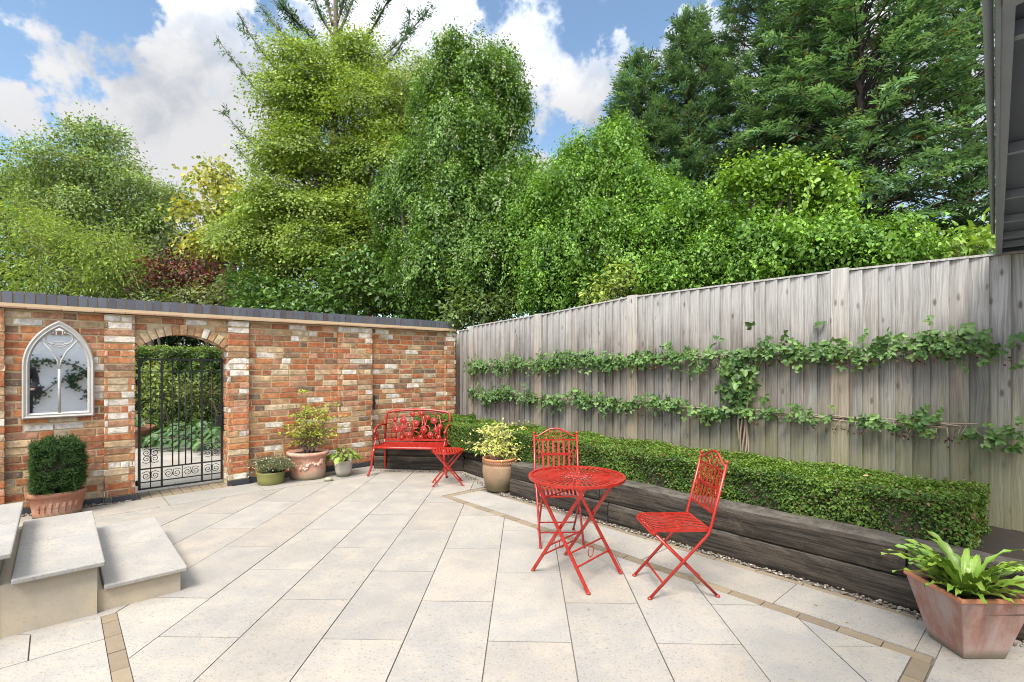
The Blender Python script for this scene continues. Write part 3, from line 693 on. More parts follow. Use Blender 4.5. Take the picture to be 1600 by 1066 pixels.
pn = MB(); pn.box(-3.2, 2.40, -.48, -.034, .052, .07); pn.build('roof_panel', DARKPANEL, cano)

# ================================================================== WHITE WALL BEHIND THE CAMERA (seen in the mirror)
gw = thing('garden_wall', 'white painted brick wall behind the camera, seen in the mirror', 'wall', W(5.5, 8.8), YROT)
m = MB(); m.box(-3.5, 3.5, .0, .22, -.1, 2.2); m.build('wall_core', WHITEWALL, gw)
m = MB()
for r in range(29):
    s = -3.5+(r % 2)*.11
    while s < 3.45: m.box(s, s+.215, -.006+random.uniform(-.002, .002), .02, .0+r*.0755, .0655+r*.0755, .0015); s += .225
m.build('painted_bricks', WHITEWALL, gw)
m = MB(); s = -3.5
while s < 3.5: m.cur = tuple(q*random.uniform(.8, 1.2) for q in (.32, .15, .10)); m.box(s, s+.102, -.03, .25, 2.2, 2.3, .002); s += .112
m.build('brick_capping', STRIP, gw)
# ================================================================== BISTRO TABLE
def arc_pts(c, r, t0, t1, n, z): return [(c[0]+r*math.cos(t0+(t1-t0)*i/n), c[1]+r*math.sin(t0+(t1-t0)*i/n), z) for i in range(n+1)]
tab = thing('bistro_table', 'round red metal bistro table with radial slatted top and crossed legs', 'table', (.462, 3.60, 0), 0)
TZ = .705; tp = MB()
tp.ribbon([(.335*math.cos(t), .335*math.sin(t), TZ-.004) for t in np.linspace(0, 2*math.pi, 65)], .018, .018)
for r, wd in ((.215, .012), (.115, .014)): tp.ribbon([(r*math.cos(t), r*math.sin(t), TZ-.007) for t in np.linspace(0, 2*math.pi, 49)], wd, .004)
for k in range(48):
    t = 2*math.pi*k/48; c_, s_ = math.cos(t), math.sin(t); q = lambda r, w_, z: (r*c_-w_*s_, r*s_+w_*c_, z)
    tp.add([q(.118, -.0038, TZ), q(.118, .0038, TZ), q(.333, .0072, TZ), q(.333, -.0072, TZ), q(.118, -.0038, TZ-.004), q(.118, .0038, TZ-.004), q(.333, .0072, TZ-.004), q(.333, -.0072, TZ-.004)], [(3, 2, 1, 0), (4, 5, 6, 7), (0, 1, 5, 4), (2, 3, 7, 6), (1, 2, 6, 5), (3, 0, 4, 7)])
tp.build('table_top', RED, tab)
md = MB(); md.lathe([(.0, -.004), (.028, -.004), (.030, .0), (.022, .003), (.0, .004)], 20, (0, 0, TZ))
for k in range(10):
    t = 2*math.pi*k/10; md.tube([(.03*math.cos(t), .03*math.sin(t), TZ)]+[((.062+.03*math.cos(q))*math.cos(t)-.018*math.sin(q)*math.sin(t), (.062+.03*math.cos(q))*math.sin(t)+.018*math.sin(q)*math.cos(t), TZ) for q in np.linspace(math.pi, -math.pi, 11)], .004, 5)
    md.ball((.105*math.cos(t), .105*math.sin(t), TZ), .008, 6, 4)
md.build('medallion', RED, tab)
def loc_of(o, x, y): return ((x-o.location.x), (y-o.location.y))
F1, F2, F3, F4 = [loc_of(tab, *q) for q in ((.144, 3.655), (.507, 3.297), (.413, 3.961), (.787, 3.621))]
ctr = tuple(sum(f[i] for f in (F1, F2, F3, F4))/4 for i in (0, 1))
zt = TZ-.025
def leg(o, p, q, wd=.020, th=.012, up=(0, 0, 1), foot=True, mat=None, name='leg'):
    m = MB(); m.bar(p, q, wd, th, up)
    if foot: m.ball((p[0], p[1], .008), .016, 10, 5, (1, 1, .55))
    return m.build(name, mat or RED, o, bevel=.0015)
dirb = Vector((F2[0]-F1[0], F2[1]-F1[1], 0)).normalized(); dira = Vector((F3[0]-F1[0], F3[1]-F1[1], 0)).normalized()
off1 = dira*.012
for (p, q, o_) in ((F1, F2, 1), (F2, F1, -1), (F3, F4, 1), (F4, F3, -1)):
    # each leg climbs from its foot to the far side of its own crossed pair
    s = off1*o_; top = Vector((q[0], q[1], zt))*.92+Vector((p[0], p[1], zt))*.08
    leg(tab, (p[0]+s.x, p[1]+s.y, .006), (top.x+s.x, top.y+s.y, zt), .022, .014, tuple(dira))
def along(p, q, z):
    k = z/zt; return Vector((p[0]*(1-k*.92)+q[0]*k*.92, p[1]*(1-k*.92)+q[1]*k*.92, z))
for (p, q, p2, q2) in ((F2, F1, F4, F3), (F1, F2, F3, F4)):
    st_ = MB()
    for z in (.145, .225): st_.bar(along(p, q, z), along(p2, q2, z), .014, .006)
    m_ = (along(p, q, .185)+along(p2, q2, .185))/2; dx = (along(p2, q2, .185)-along(p, q, .185)).normalized()
    st_.tube([m_+dx*.034*math.cos(t)+Vector((0, 0, .038*math.sin(t))) for t in np.linspace(0, 2*math.pi, 19)[:-1]], .0035, 5, True)
    st_.build('stretcher', RED, tab)
rl = MB()
for p, q in ((F1, F3), (F2, F4)):
    k = .92; rl.bar((p[0]*k+.0, p[1]*k, zt+.004), (q[0]*k, q[1]*k, zt+.004), .016, .012)
rl.bar(along(F2, F1, .56), along(F4, F3, .56), .008, .008); rl.build('top_rail', RED, tab)

# ================================================================== BISTRO CHAIRS (front faces local -Y)
def make_chair():
    c = thing('bistro_chair', 'red metal folding bistro chair behind the table, facing the camera', 'chair', group='red folding bistro chairs')
    wd = .195; sz = .445
    s = MB()
    for i in range(11):
        x = -.165+.33*i/10
        s.ribbon([(x*.96, -.208, sz-.038), (x*.97, -.202, sz-.014), (x*.98, -.180, sz+.002), (x*.985, -.13, sz+.008), (x*.99, -.05, sz+.001), (x, .06, sz-.006), (x, .165, sz)], .0125, .0035)
    for y, z in ((-.205, sz-.03), (-.02, sz-.005), (.165, sz-.002)): s.bar((-.176, y, z), (.176, y, z), .014, .007)
    for sg in (-1, 1): s.ribbon([(sg*.178, -.205, sz-.03), (sg*.178, -.18, sz-.004), (sg*.178, -.05, sz-.006), (sg*.178, .165, sz-.004)], .008, .02)
    s.build('seat', RED, c)
    yb = lambda z: .165+.105*(z-sz)/(.88-sz)
    b = MB()
    for z, h in ((.815, .013), (.545, .016)): b.bar((-wd, yb(z), z), (wd, yb(z), z), .008, h, (0, 0, 1))
    b.bar((-.125, yb(.69)-.004, .69), (.125, yb(.69)-.004, .69), .006, .022)
    n = 6
    for i in range(n):
        x = -.118+.236*i/(n-1); b.bar((x, yb(.548), .548), (x, yb(.812), .812), .019, .004, (0, -1, .2))
    for sg in (-1, 1):
        b.bar((sg*.155, yb(.548), .548), (sg*.155, yb(.812), .812), .006, .006)
        b.tube([(sg*(.158+.026*math.cos(t)), yb(.69+.034*math.sin(t)), .69+.036*math.sin(t)) for t in np.linspace(0, 2*math.pi, 15)[:-1]], .0035, 5, True)
    b.build('backrest', RED, c)
    a = MB()
    a.tube([(-wd, yb(.845), .845), (-.15, yb(.853), .853), (-.10, yb(.883), .883), (-.05, yb(.908), .908), (0, yb(.915), .915), (.05, yb(.908), .908), (.10, yb(.883), .883), (.15, yb(.853), .853), (wd, yb(.845), .845)], .0085, 8)
    for sg in (-1, 1):
        for (cx_, cz_, r, t0) in ((sg*.03, .862, .026, 0), (sg*.085, .842, .019, 0)):
            a.tube([(cx_+r*math.cos(t), yb(cz_), cz_+r*math.sin(t)) for t in np.linspace(0, 2*math.pi, 15)[:-1]], .0035, 5, True)
        a.tube([(sg*.012, yb(.82), .82), (sg*.05, yb(.84), .838), (sg*.06, yb(.87), .868), (sg*.045, yb(.9), .9)], .0035, 5)
    a.build('crest_scrolls', RED, c)
    for sg in (-1, 1):
        p = MB(); p.tube([(sg*.178, -.222, .01), (sg*.184, .13, sz-.055), (sg*.19, .155, sz-.02), (sg*wd, .168, sz+.03), (sg*wd, yb(.86), .862)], .0098, 8)
        p.ball((sg*wd, yb(.875), .876), .0135, 8, 6); p.ball((sg*.178, -.224, .008), .016, 10, 5, (1, 1, .55))
        p.build('back_post', RED, c)
        q = MB(); q.tube([(sg*.158, .222, .01), (sg*.162, -.185, sz-.035)], .0092, 8); q.ball((sg*.158, .224, .008), .016, 10, 5, (1, 1, .55)); q.build('leg', RED, c)
    for y, z, x in ((-.135, .098, .178), (.135, .098, .158)):
        t = MB(); t.bar((-x, y, z), (x, y, z), .010, .010); t.build('stretcher', RED, c)
    return c
ch = make_chair(); ch.location = (.405, 4.345, 0); ch.rotation_euler = (0, 0, R(1.5))
ch2 = copy_tree(ch); ch2.location = (1.098, 3.402, 0); ch2.rotation_euler = (0, 0, R(-88))
ch2['label'] = 'red metal folding bistro chair right of the table, turned sideways'

# ================================================================== SMALL SIDE TABLE
sdt = thing('side_table', 'small low red folding side table in front of the red bench', 'table', (-.808, 6.33, 0), R(10))
SZ = .43; t = MB()
t.ribbon([(.195*math.cos(q), .195*math.sin(q), SZ-.012) for q in np.linspace(0, 2*math.pi, 41)], .008, .026)
for k in range(-5, 6):
    x = k*.034; L = math.sqrt(max(.192**2-x*x, 0)); t.bar((x, -L, SZ), (x, L, SZ), .022, .003)
t.bar((-.19, 0, SZ-.006), (.19, 0, SZ-.006), .02, .004); t.build('table_top', RED, sdt)
for sg in (-1, 1):
    for k in (-1, 1):
        yy = sg*(.125+.012*k); leg(sdt, (k*.185, yy*1.05, .006), (-k*.16, yy, SZ-.02), .018, .010, (0, 1, 0))
for k in (-1, 1):
    m = MB(); m.bar((k*.148, -.14, .05), (k*.148, .14, .05), .012, .006); m.build('stretcher', RED, sdt)

# ================================================================== BENCH (front faces local -Y)
ben = thing('garden_bench', 'red cast metal two seat bench with poppy pattern back beside the brick wall', 'bench', (-1.375, 6.98, 0), R(-5))
SH = .385; hw = .475
s = MB()
for i in range(-14, 26):                                                   # diagonal lattice of the seat
    for sg in (-1, 1):
        x0 = -hw+i*.05; p = (x0, -.19); q = (x0+sg*.36, .17)
        if sg < 0: p = (x0+.36, -.19); q = (x0, .17)
        a_, b_ = np.array(p), np.array(q); lo, hi = 0., 1.
        for lim, sgn in ((-hw, 1), (hw, -1)):
            da, db = (a_[0]-lim)*sgn, (b_[0]-lim)*sgn
            if da < 0 and db < 0: lo = 2
            elif da < 0: lo = max(lo, -da/(db-da))
            elif db < 0: hi = min(hi, da/(da-db))
        if lo < hi-.02:
            A_ = a_+(b_-a_)*lo; B_ = a_+(b_-a_)*hi; s.bar((*A_, SH+.004*sg*.3), (*B_, SH+.004*sg*.3), .016, .006)
s.tube([(-hw, -.2, SH-.01), (-hw*.5, -.212, SH-.008), (0, -.215, SH-.008), (hw*.5, -.212, SH-.008), (hw, -.2, SH-.01)], .017, 8)
s.bar((-hw, .18, SH), (hw, .18, SH), .022, .03); 
for sg in (-1, 1): s.bar((sg*hw, -.2, SH-.004), (sg*hw, .18, SH), .024, .024)
s.build('seat', RED, ben)
yb = lambda z: .19+.10*(z-SH)/.45
b = MB(); 
top = [(-.465, yb(.44), .44), (-.468, yb(.76), .765), (-.452, yb(.80), .805), (-.40, yb(.815), .822), (-.2, yb(.84), .846), (0, yb(.85), .853), (.2, yb(.84), .846), (.40, yb(.815), .822), (.452, yb(.80), .805), (.468, yb(.76), .765), (.465, yb(.44), .44)]
b.tube(top, .017, 8); b.bar((-.46, yb(.43), .43), (.46, yb(.43), .43), .022, .030); b.build('back_frame', RED, ben)
f = MB(); rr = random.Random(3)
def flower(x, z, r):
    f.lathe([(0, .0), (r*.5, .001), (r, .014), (r*.9, .018), (r*.5, .006), (r*.28, .019), (0, .021)], 12, (0, 0, 0)); k = len(f.v)-12*7
    for i in range(k, len(f.v)):
        vx, vy, vz = f.v[i]; f.v[i] = (x+vx, yb(z)-.006-vz, z+vy*.92)
for x, z, r in ((-.21, .70, .042), (-.30, .57, .045), (-.12, .50, .040), (-.02, .66, .045), (.10, .57, .045), (.24, .70, .044), (.05, .80, .035), (.33, .62, .036), (-.08, .79, .034), (.20, .50, .040), (.27, .575, .033), (-.33, .71, .030), (.14, .745, .035), (-.22, .46, .03), (.06, .47, .03), (.32, .47, .032), (-.19, .60, .028)):
    flower(x, z, r*1.18); bx_ = x+rr.uniform(-.07, .07)
    f.tube([(bx_, yb(.44), .44), (bx_*.7+x*.3+rr.uniform(-.02, .02), yb(.5), .44+(z-.44)*.45), (x, yb(z), z)], .0085, 6)
for x0, x1, z1 in ((-.42, -.30, .70), (.42, .30, .70), (-.26, -.14, .76), (.02, -.10, .60), (.16, .05, .72), (.24, .36, .78), (-.05, .06, .55), (-.16, -.27, .78), (.10, .20, .64), (-.36, -.40, .58), (.38, .28, .60), (.0, .12, .81), (-.20, -.08, .68)):
    f.tube([(x0 if abs(x0) < .4 else x1+(.0), yb(.44), .44), (x1*.9+x0*.1, yb(.58), .44+(z1-.44)*.55), (x1*.6+x0*.4, yb(z1), z1-.02), (x0, yb(z1), z1)], .0085, 6)
f.build('poppy_tracery', RED, ben)
for sg in (-1, 1):
    a = MB()
    a.tube([(sg*.468, yb(.64), .64), (sg*.485, .10, .655), (sg*.492, -.03, .645), (sg*.492, -.13, .615), (sg*.49, -.165, .575), (sg*.488, -.14, .545), (sg*.488, -.11, .56)], .0135, 7)
    a.tube([(sg*.488, -.14, .56), (sg*.485, -.10, .49), (sg*.48, -.15, .43), (sg*.477, -.19, SH)], .012, 7)
    a.tube([(sg*.487, -.10, .62), (sg*.487, -.02, .55), (sg*.482, -.03, .47), (sg*.477, .03, SH+.01)], .008, 6)
    for y, z in ((-.16, .585), (-.09, .535), (-.12, .48)): a.ball((sg*.487, y, z), .022, 8, 6)
    a.build('armrest', RED, ben)
    l = MB(); l.tube([(sg*.47, -.185, SH-.005), (sg*.485, -.215, .32), (sg*.495, -.222, .22), (sg*.505, -.228, .12), (sg*.53, -.262, .03), (sg*.538, -.272, .008)], [.021, .020, .017, .015, .015, .017], 8); l.build('leg', RED, ben)
    l = MB(); l.tube([(sg*.462, .185, SH+.05), (sg*.462, .195, .30), (sg*.462, .20, .15), (sg*.468, .225, .03), (sg*.47, .232, .008)], [.018, .017, .015, .014, .016], 8); l.build('leg', RED, ben)

# ================================================================== POTS
TERRA = mat_terracotta('terracotta', (.28, .125, .075), (.39, .29, .23), (.12, .10, .05), .6, .05)
TERRAOLD = mat_terracotta('aged_terracotta', (.40, .19, .12), (.50, .39, .32), (.20, .17, .11), .75, .12)
TERRAPALE = mat_terracotta('limed_terracotta', (.25, .165, .10), (.32, .255, .19), (.045, .045, .02), .5, .19)
RIMT = mat_terracotta('terracotta_rim', (.45, .19, .095), (.5, .36, .26), (.2, .1, .06), .1, .01)
STONEPOT = mat_terracotta('grey_stone_pot', (.36, .315, .265), (.48, .43, .37), (.18, .17, .11), .5, .06)
GREENPOT = mat_plain('olive_glaze', (.19, .185, .055), .5, 0, .22, 14, .1, 60)

# yew pot: oval with relief
yp = thing('yew_pot', 'oval terracotta pot with tulip reliefs under the clipped yew', 'pot', W(5.005, .185), YROT); yp.scale = (.78, .78, .92)
m = MB(); m.lathe([(.235, 0), (.245, .02), (.235, .035), (.255, .12), (.268, .205), (.285, .215), (.290, .235), (.285, .262), (.262, .262), (.25, .23), (.22, .225)], 48, sy=.62)
m.build('pot_body', TERRA, yp)
m = MB()
for k in range(-3, 4):
    t = math.pi/2+k*.26; x, y = .252*math.cos(t), .252*.62*math.sin(t); z = .125
    m.ball((x, y+.004, z), .024, 8, 8, (.85, .45, 1.35)); m.ball((x-.011, y+.006, z+.018), .012, 6, 5, (.6, .5, 1.6)); m.ball((x+.011, y+.006, z+.018), .012, 6, 5, (.6, .5, 1.6)); m.tube([(x, y+.003, z-.03), (x, y, z-.065)], .005, 5)
m.build('tulip_relief', TERRA, yp)
m = MB(); m.lathe([(.245, .226), (.2, .235), (0, .24)], 30, sy=.62); m.build('soil', SOIL, yp)

# large terracotta pot with a fruit garland
bp = thing('garland_pot', 'large aged terracotta pot with fruit garland relief by the brick wall', 'pot', (-2.715, 6.70, 0), 0)
m = MB(); m.lathe([(.205, 0), (.222, .01), (.226, .05), (.232, .2), (.238, .285), (.255, .30), (.268, .315), (.272, .332), (.264, .352), (.245, .355), (.232, .33), (.2, .315)], 48, sy=.86)
m.build('pot_body', TERRAOLD, bp)
m = MB(); rr = random.Random(5)
for k in range(34):
    t = -math.pi/2+rr.uniform(-1.25, 1.25); dz = -.055*math.cos((t+math.pi/2)*2.6); z = .20+dz*.6+rr.uniform(-.028, .028); r = .234
    m.ball((r*math.cos(t), r*.86*math.sin(t), z), rr.uniform(.015, .027), 7, 6)
m.build('garland_relief', mat_terracotta('pale_relief', (.46, .27, .20), (.58, .47, .40), (.3, .2, .15), .8, .02), bp)
m = MB(); m.lathe([(.235, .318), (.18, .328), (0, .334)], 24, sy=.86); m.build('soil', SOIL, bp)

# grey pot
gp = thing('grey_pot', 'small tapered grey stone pot holding a lime leaved hosta', 'pot', (-2.275, 6.80, 0), 0)
m = MB(); m.lathe([(.085, 0), (.092, .004), (.108, .09), (.119, .17), (.125, .185), (.127, .215), (.118, .218), (.112, .195), (.09, .19)], 36); m.build('pot_body', STONEPOT, gp)
m = MB(); m.lathe([(.114, .19), (.06, .198), (0, .2)], 20); m.build('soil', SOIL, gp)

# olive green pot
op = thing('green_pot', 'low olive green glazed pot with fine flowering plant', 'pot', (-3.055, 6.38, 0), 0)
m = MB(); m.lathe([(.145, 0), (.152, .006), (.158, .07), (.165, .135), (.170, .150), (.164, .155), (.155, .14), (.12, .13)], 36); m.build('pot_body', GREENPOT, op)
m = MB(); m.lathe([(.156, .13), (.1, .138), (0, .14)], 20); m.build('soil', SOIL, op)

# belly pot of the variegated shrub
ap = thing('belly_pot', 'rounded pale terracotta pot with rope band and mossy foot', 'pot', (-.150, 6.05, 0), 0)
m = MB(); m.lathe([(.150, 0), (.158, .006), (.160, .02), (.175, .08), (.196, .16), (.205, .225), (.204, .28), (.197, .315)], 48); m.build('pot_body', TERRAPALE, ap)
m = MB(); m.lathe([(.196, .312), (.200, .32), (.199, .362), (.205, .368), (.209, .382), (.203, .392), (.188, .39), (.182, .36), (.178, .31)], 48)
m.build('pot_rim', RIMT, ap)
m = MB(); 
for k in range(46):
    t = 2*math.pi*k/46; m.tube([(.203*math.cos(t), .203*math.sin(t), .325), (.205*math.cos(t+.07), .205*math.sin(t+.07), .340), (.203*math.cos(t+.14), .203*math.sin(t+.14), .355)], .005, 5)
m.build('rope_band', TERRAPALE, ap)
m = MB(); m.lathe([(.182, .335), (.1, .345), (0, .35)], 24); m.build('soil', SOIL, ap)

# tapered square planter of the fern
fp = thing('fern_planter', 'square tapered terracotta planter with lime bloom in the right foreground', 'planter', (2.407, 2.672, 0), R(0))
m = MB()
lv = [(.105, 0), (.108, .004), (.180, .322), (.184, .326), (.184, .334), (.166, .334), (.160, .30)]
P = [(r*sx_, r*sy_, z) for r, z in lv for sx_, sy_ in ((-1, -1), (1, -1), (1, 1), (-1, 1))]
m.add(P, [(i*4+k, i*4+(k+1) % 4, i*4+4+(k+1) % 4, i*4+4+k) for i in range(len(lv)-1) for k in range(4)]+[(3, 2, 1, 0)])
TP = mat_terracotta('planter_terracotta', (.29, .13, .09), (.37, .295, .265), (.13, .115, .075), 1.2, .05)
m.build('pot_body', TP, fp, bevel=.006)
m = MB(); rim = [(.170, .316), (.1865, .318), (.1865, .336), (.166, .336), (.166, .322)]
P = [(r*sx_, r*sy_, z) for r, z in rim for sx_, sy_ in ((-1, -1), (1, -1), (1, 1), (-1, 1))]
m.add(P, [(i*4+k, i*4+(k+1) % 4, i*4+4+(k+1) % 4, i*4+4+k) for i in range(len(rim)-1) for k in range(4)]); m.build('pot_rim', RIMT, fp, bevel=.003)
m = MB(); m.box(-.163, .163, -.163, .163, .25, .292, .004); m.build('soil', SOIL, fp)

# rounded stone by the wall pots
m = MB(); m.ball((0, 0, .022), .055, 14, 9, (1, .75, .5)); so_ = m.build('rounded_stone', mat_plain('river_stone', (.28, .26, .18), .6, 0, .3, 20, .2, 60)); so_.location = (-2.37, 6.50, 0); so_.rotation_euler = (0, 0, .4)
tag(so_, 'smooth rounded stone lying between the garland pot and grey pot', 'stone')

# terracotta pot beyond the gate
p2 = thing('path_pot', 'terracotta pot standing by the path beyond the gate', 'pot', (-6.85, 9.2, 0), 0)
m = MB(); m.lathe([(.20, 0), (.22, .01), (.27, .30), (.30, .31), (.305, .38), (.28, .385), (.26, .33), (.2, .32)], 32); m.build('pot_body', TERRA, p2)
m = MB(); m.lathe([(.26, .325), (.1, .34), (0, .345)], 20); m.build('soil', SOIL, p2)

# ================================================================== PHOTOGRAPHER (only seen in the mirror)
per = thing('person', 'photographer in dark clothes holding a black bag, reflected in the mirror', 'person', W(5.56, 7.6), YROT)
def skin_body(name, joints, edges, mat, parent, root=0, sub=2):
    me = bpy.data.meshes.new(name); me.from_pydata([j[:3] for j in joints], edges, []); o = bpy.data.objects.new(name, me); link(o); o.parent = parent; me.materials.append(mat)
    sk = o.modifiers.new('skin', 'SKIN'); 
    for i, j in enumerate(joints): me.skin_vertices[0].data[i].radius = (j[3], j[3] if len(j) < 5 else j[4])
    me.skin_vertices[0].data[root].use_root = True; sk.use_smooth_shade = True
    s_ = o.modifiers.new('sub', 'SUBSURF'); s_.levels = sub; s_.render_levels = sub; return o
SKIN = mat_plain('skin', (.45, .26, .19), .55, 0, .08, 20); DARKCLOTH = mat_plain('dark_cloth', (.022, .022, .026), .9, 0, .3, 30, .4, 120); HAIR = mat_plain('dark_hair', (.03, .02, .015), .6, 0, .3, 60, .5, 120)
J = [(0, 0, .93, .14, .10), (0, 0, 1.12, .135, .095), (0, 0, 1.32, .16, .10), (0, -.01, 1.44, .07), (0, -.03, 1.53, .052), (0, -.045, 1.60, .075), (0, -.045, 1.69, .082), (0, -.03, 1.755, .05),
     (.18, 0, 1.40, .062), (.22, -.04, 1.13, .045), (.16, -.27, 1.16, .034), (-.18, 0, 1.40, .062), (-.23, -.03, 1.12, .045), (-.18, -.25, 1.02, .034),
     (.10, 0, .86, .085), (.11, -.01, .50, .060), (.12, .02, .10, .042), (.12, -.12, .035, .034), (-.10, 0, .86, .085), (-.11, -.01, .50, .060), (-.12, .02, .10, .042), (-.12, -.12, .035, .034)]
E_ = [(0, 1), (1, 2), (2, 3), (3, 4), (4, 5), (5, 6), (6, 7), (2, 8), (8, 9), (9, 10), (2, 11), (11, 12), (12, 13), (0, 14), (14, 15), (15, 16), (16, 17), (0, 18), (18, 19), (19, 20), (20, 21)]
bod = skin_body('body', J, E_, SKIN, per)
JC = [(x, y, z, r+.018, *( [q[0]+.018] if q else [])) for (x, y, z, r, *q) in J[:4]]+[(x, y, z, r+.016) for (x, y, z, r, *q) in J[8:14]]
cl = skin_body('coat', JC, [(0, 1), (1, 2), (2, 3), (2, 4), (4, 5), (5, 6), (2, 7), (7, 8), (8, 9)], DARKCLOTH, per)
JT = [(0, 0, .95, .155, .118)]+[(x, y, z, r+.016) for (x, y, z, r, *q) in J[14:17]]+[(x, y, z, r+.016) for (x, y, z, r, *q) in J[18:21]]
skin_body('trousers', JT, [(0, 1), (1, 2), (2, 3), (0, 4), (4, 5), (5, 6)], DARKCLOTH, per)
for sg, w_ in ((1, J[10]), (-1, J[13])):
    for k in range(5):
        x0 = w_[0]+(k-1.5)*.018 if k < 4 else w_[0]-sg*.04; L = (.070, .08, .076, .06, .05)[k]
        H = [(w_[0]+(x0-w_[0])*.4, w_[1]-.02, w_[2], .013), (x0, w_[1]-.075 if k < 4 else w_[1]-.05, w_[2]-.002, .0095), (x0, w_[1]-.075-L*.6 if k < 4 else w_[1]-.085, w_[2]-.016, .0085), (x0, w_[1]-.075-L*.85 if k < 4 else w_[1]-.1, w_[2]-.045, .007)]
        skin_body('finger', H, [(0, 1), (1, 2), (2, 3)], SKIN, bod, 0, 1)
hm = MB(); hm.ball((0, -.035, 1.715), .098, 16, 12, (.9, 1.05, .95)); hm.build('hair', HAIR, per)
fm = MB()
for sg in (-1, 1):
    em = MB(); em.ball((sg*.032, -.122, 1.655), .011, 8, 6); em.build('eye', DARKCLOTH, bod)
    em = MB(); em.ball((sg*.085, -.04, 1.64), .022, 8, 6, (.4, .8, 1.3)); em.build('ear', SKIN, bod)
fm.ball((0, -.132, 1.63), .014, 8, 6, (.8, 1, 1.4)); fm.build('nose', SKIN, bod)
bg_ = thing('camera_bag', 'black shoulder bag held at hip height by the photographer, in the mirror', 'bag', W(5.36, 7.32, .86), YROT)
m = MB(); m.box(-.13, .13, -.07, .07, 0, .2); m.build('bag_body', DARKCLOTH, bg_, bevel=.03)
m = MB(); m.tube([(-.11, 0, .19), (-.06, 0, .30), (.02, 0, .33), (.11, 0, .19)], .008, 6); m.build('strap', DARKCLOTH, bg_)
# ================================================================== PLANTS
def rdir(n): return nrm(RNG.normal(size=(n, 3)))
def lerp_cols(c0, c1, t): return np.array(c0)[None]*(1-t[:, None])+np.array(c1)[None]*t[:, None]
def clump_leaves(L, c, r, nsub, per, size, c0, c1, spread=.28, flat=.45, shape='ovate', aspect=.6, lo=.62, hi=1.08, droop=.25, var=.20, up=1.0, seg=None):
    """leaf sprays through the outer part of an ellipsoid; each spray has its own tint"""
    c = np.array(c); r = np.array(r); d = rdir(nsub); f = lo+(hi-lo)*np.sqrt(RNG.random(nsub))
    inner = RNG.random(nsub) < .16; f[inner] = RNG.uniform(.15, lo, inner.sum())
    p = c+d*r*f[:, None]; nn = nrm(d+np.array([0, 0, up])+RNG.normal(size=(nsub, 3))*.25)
    t = np.clip(RNG.normal(.5, .3, nsub), 0, 1); bri = np.exp(RNG.normal(0, var, nsub))
    P = np.repeat(p, per, 0); N = np.repeat(nn, per, 0); D = np.repeat(d, per, 0); m = len(P)
    o = RNG.normal(size=(m, 3))*spread; o -= N*(o*N).sum(1, keepdims=True)*(1-flat)
    q = P+o
    ax = nrm(o+D*spread*.8+RNG.normal(size=(m, 3))*spread*.5); ax[:, 2] -= droop
    nr = nrm(N+RNG.normal(size=(m, 3))*.34)
    tt = np.clip(np.repeat(t, per)+RNG.normal(0, .2, m), 0, 1); C = lerp_cols(c0, c1, tt)*np.repeat(bri, per)[:, None]*np.exp(RNG.normal(0, .16, m))[:, None]
    L.add(q, nr, ax, size*np.exp(RNG.normal(0, .22, m)), C, aspect, shape)
def limb(m, p, q, r0, r1, wob=.12, n=7, sag=0.):
    p, q = np.array(p, float), np.array(q, float); L = np.linalg.norm(q-p); pts = []
    w1, w2 = RNG.normal(size=3)*wob*L*.5, RNG.normal(size=3)*wob*L*.4
    for i in range(n+1):
        t = i/n; pts.append(p+(q-p)*t+w1*math.sin(math.pi*t)*.5+w2*math.sin(2*math.pi*t)*.3+np.array([0, 0, sag*math.sin(math.pi*t)]))
    m.tube(pts, [r0+(r1-r0)*i/n for i in range(n+1)], 6); return pts
def tree(name, label, cat, base, blobs, dens, size, c0, c1, trunk_r=.16, group=None, limbs=True, mat=None, bark=None, fork=.35, **kw):
    """blobs: (px, py, Y, rx_px, rz_px, ry_m): clumps of the crown at their real distance"""
    t = thing(name, label, cat, base, 0, group); B = np.array([base[0], base[1], base[2] if len(base) > 2 else 0.])
    L = Leaves(); m = MB(); tops = []
    for (x, y, Y, rx, rz, ry) in blobs:
        c = pt(x, y, Y)-B; s = Y/787; r = (rx*s, ry, rz*s); tops.append((c, r))
        ra = np.array(r)*.84; subs = [(c, ra*.86, .5)]
        for k in range(9):       # boughs bulging out of the clump, each lit from above
            d = rdir(1)[0]; d[2] = d[2]*.8+.15; d /= np.linalg.norm(d); subs.append((c+d*ra*.80, ra*RNG.uniform(.30, .50), 1.))
        for sc_, sr_, kk in subs:
            n = max(2, int(kk*dens*(sr_[0]*sr_[2]+sr_[0]*sr_[1]+sr_[1]*sr_[2])*4.2/3))
            clump_leaves(L, sc_, sr_, n, kw.get('per', 26), size, c0, c1, **{k: v for k, v in kw.items() if k != 'per'})
    zmax = max(c[2] for c, r in tops); ctr = np.mean([c for c, r in tops], 0)
    crown = np.array([ctr[0]*.6, ctr[1]*.6, zmax*.82]); pts = limb(m, (0, 0, -.1), crown, trunk_r, trunk_r*.28, .05, 10)
    if limbs:
        for c, r in tops:
            st_ = pts[min(9, max(2, int(10*fork+6*RNG.random()*max(c[2], 0)/zmax)))]
            if c[2] < st_[2]*.8: st_ = pts[2]
            sub = limb(m, st_, c, trunk_r*.38, trunk_r*.12, .14, 6)
            for k in range(5):
                e = c+rdir(1)[0]*np.array(r)*.85; limb(m, sub[3+RNG.integers(0, 4)], e, trunk_r*.11, .006, .15, 5)
    m.build('trunk', bark or BARK, t); L.build('crown', mat or LEAF, t); return t

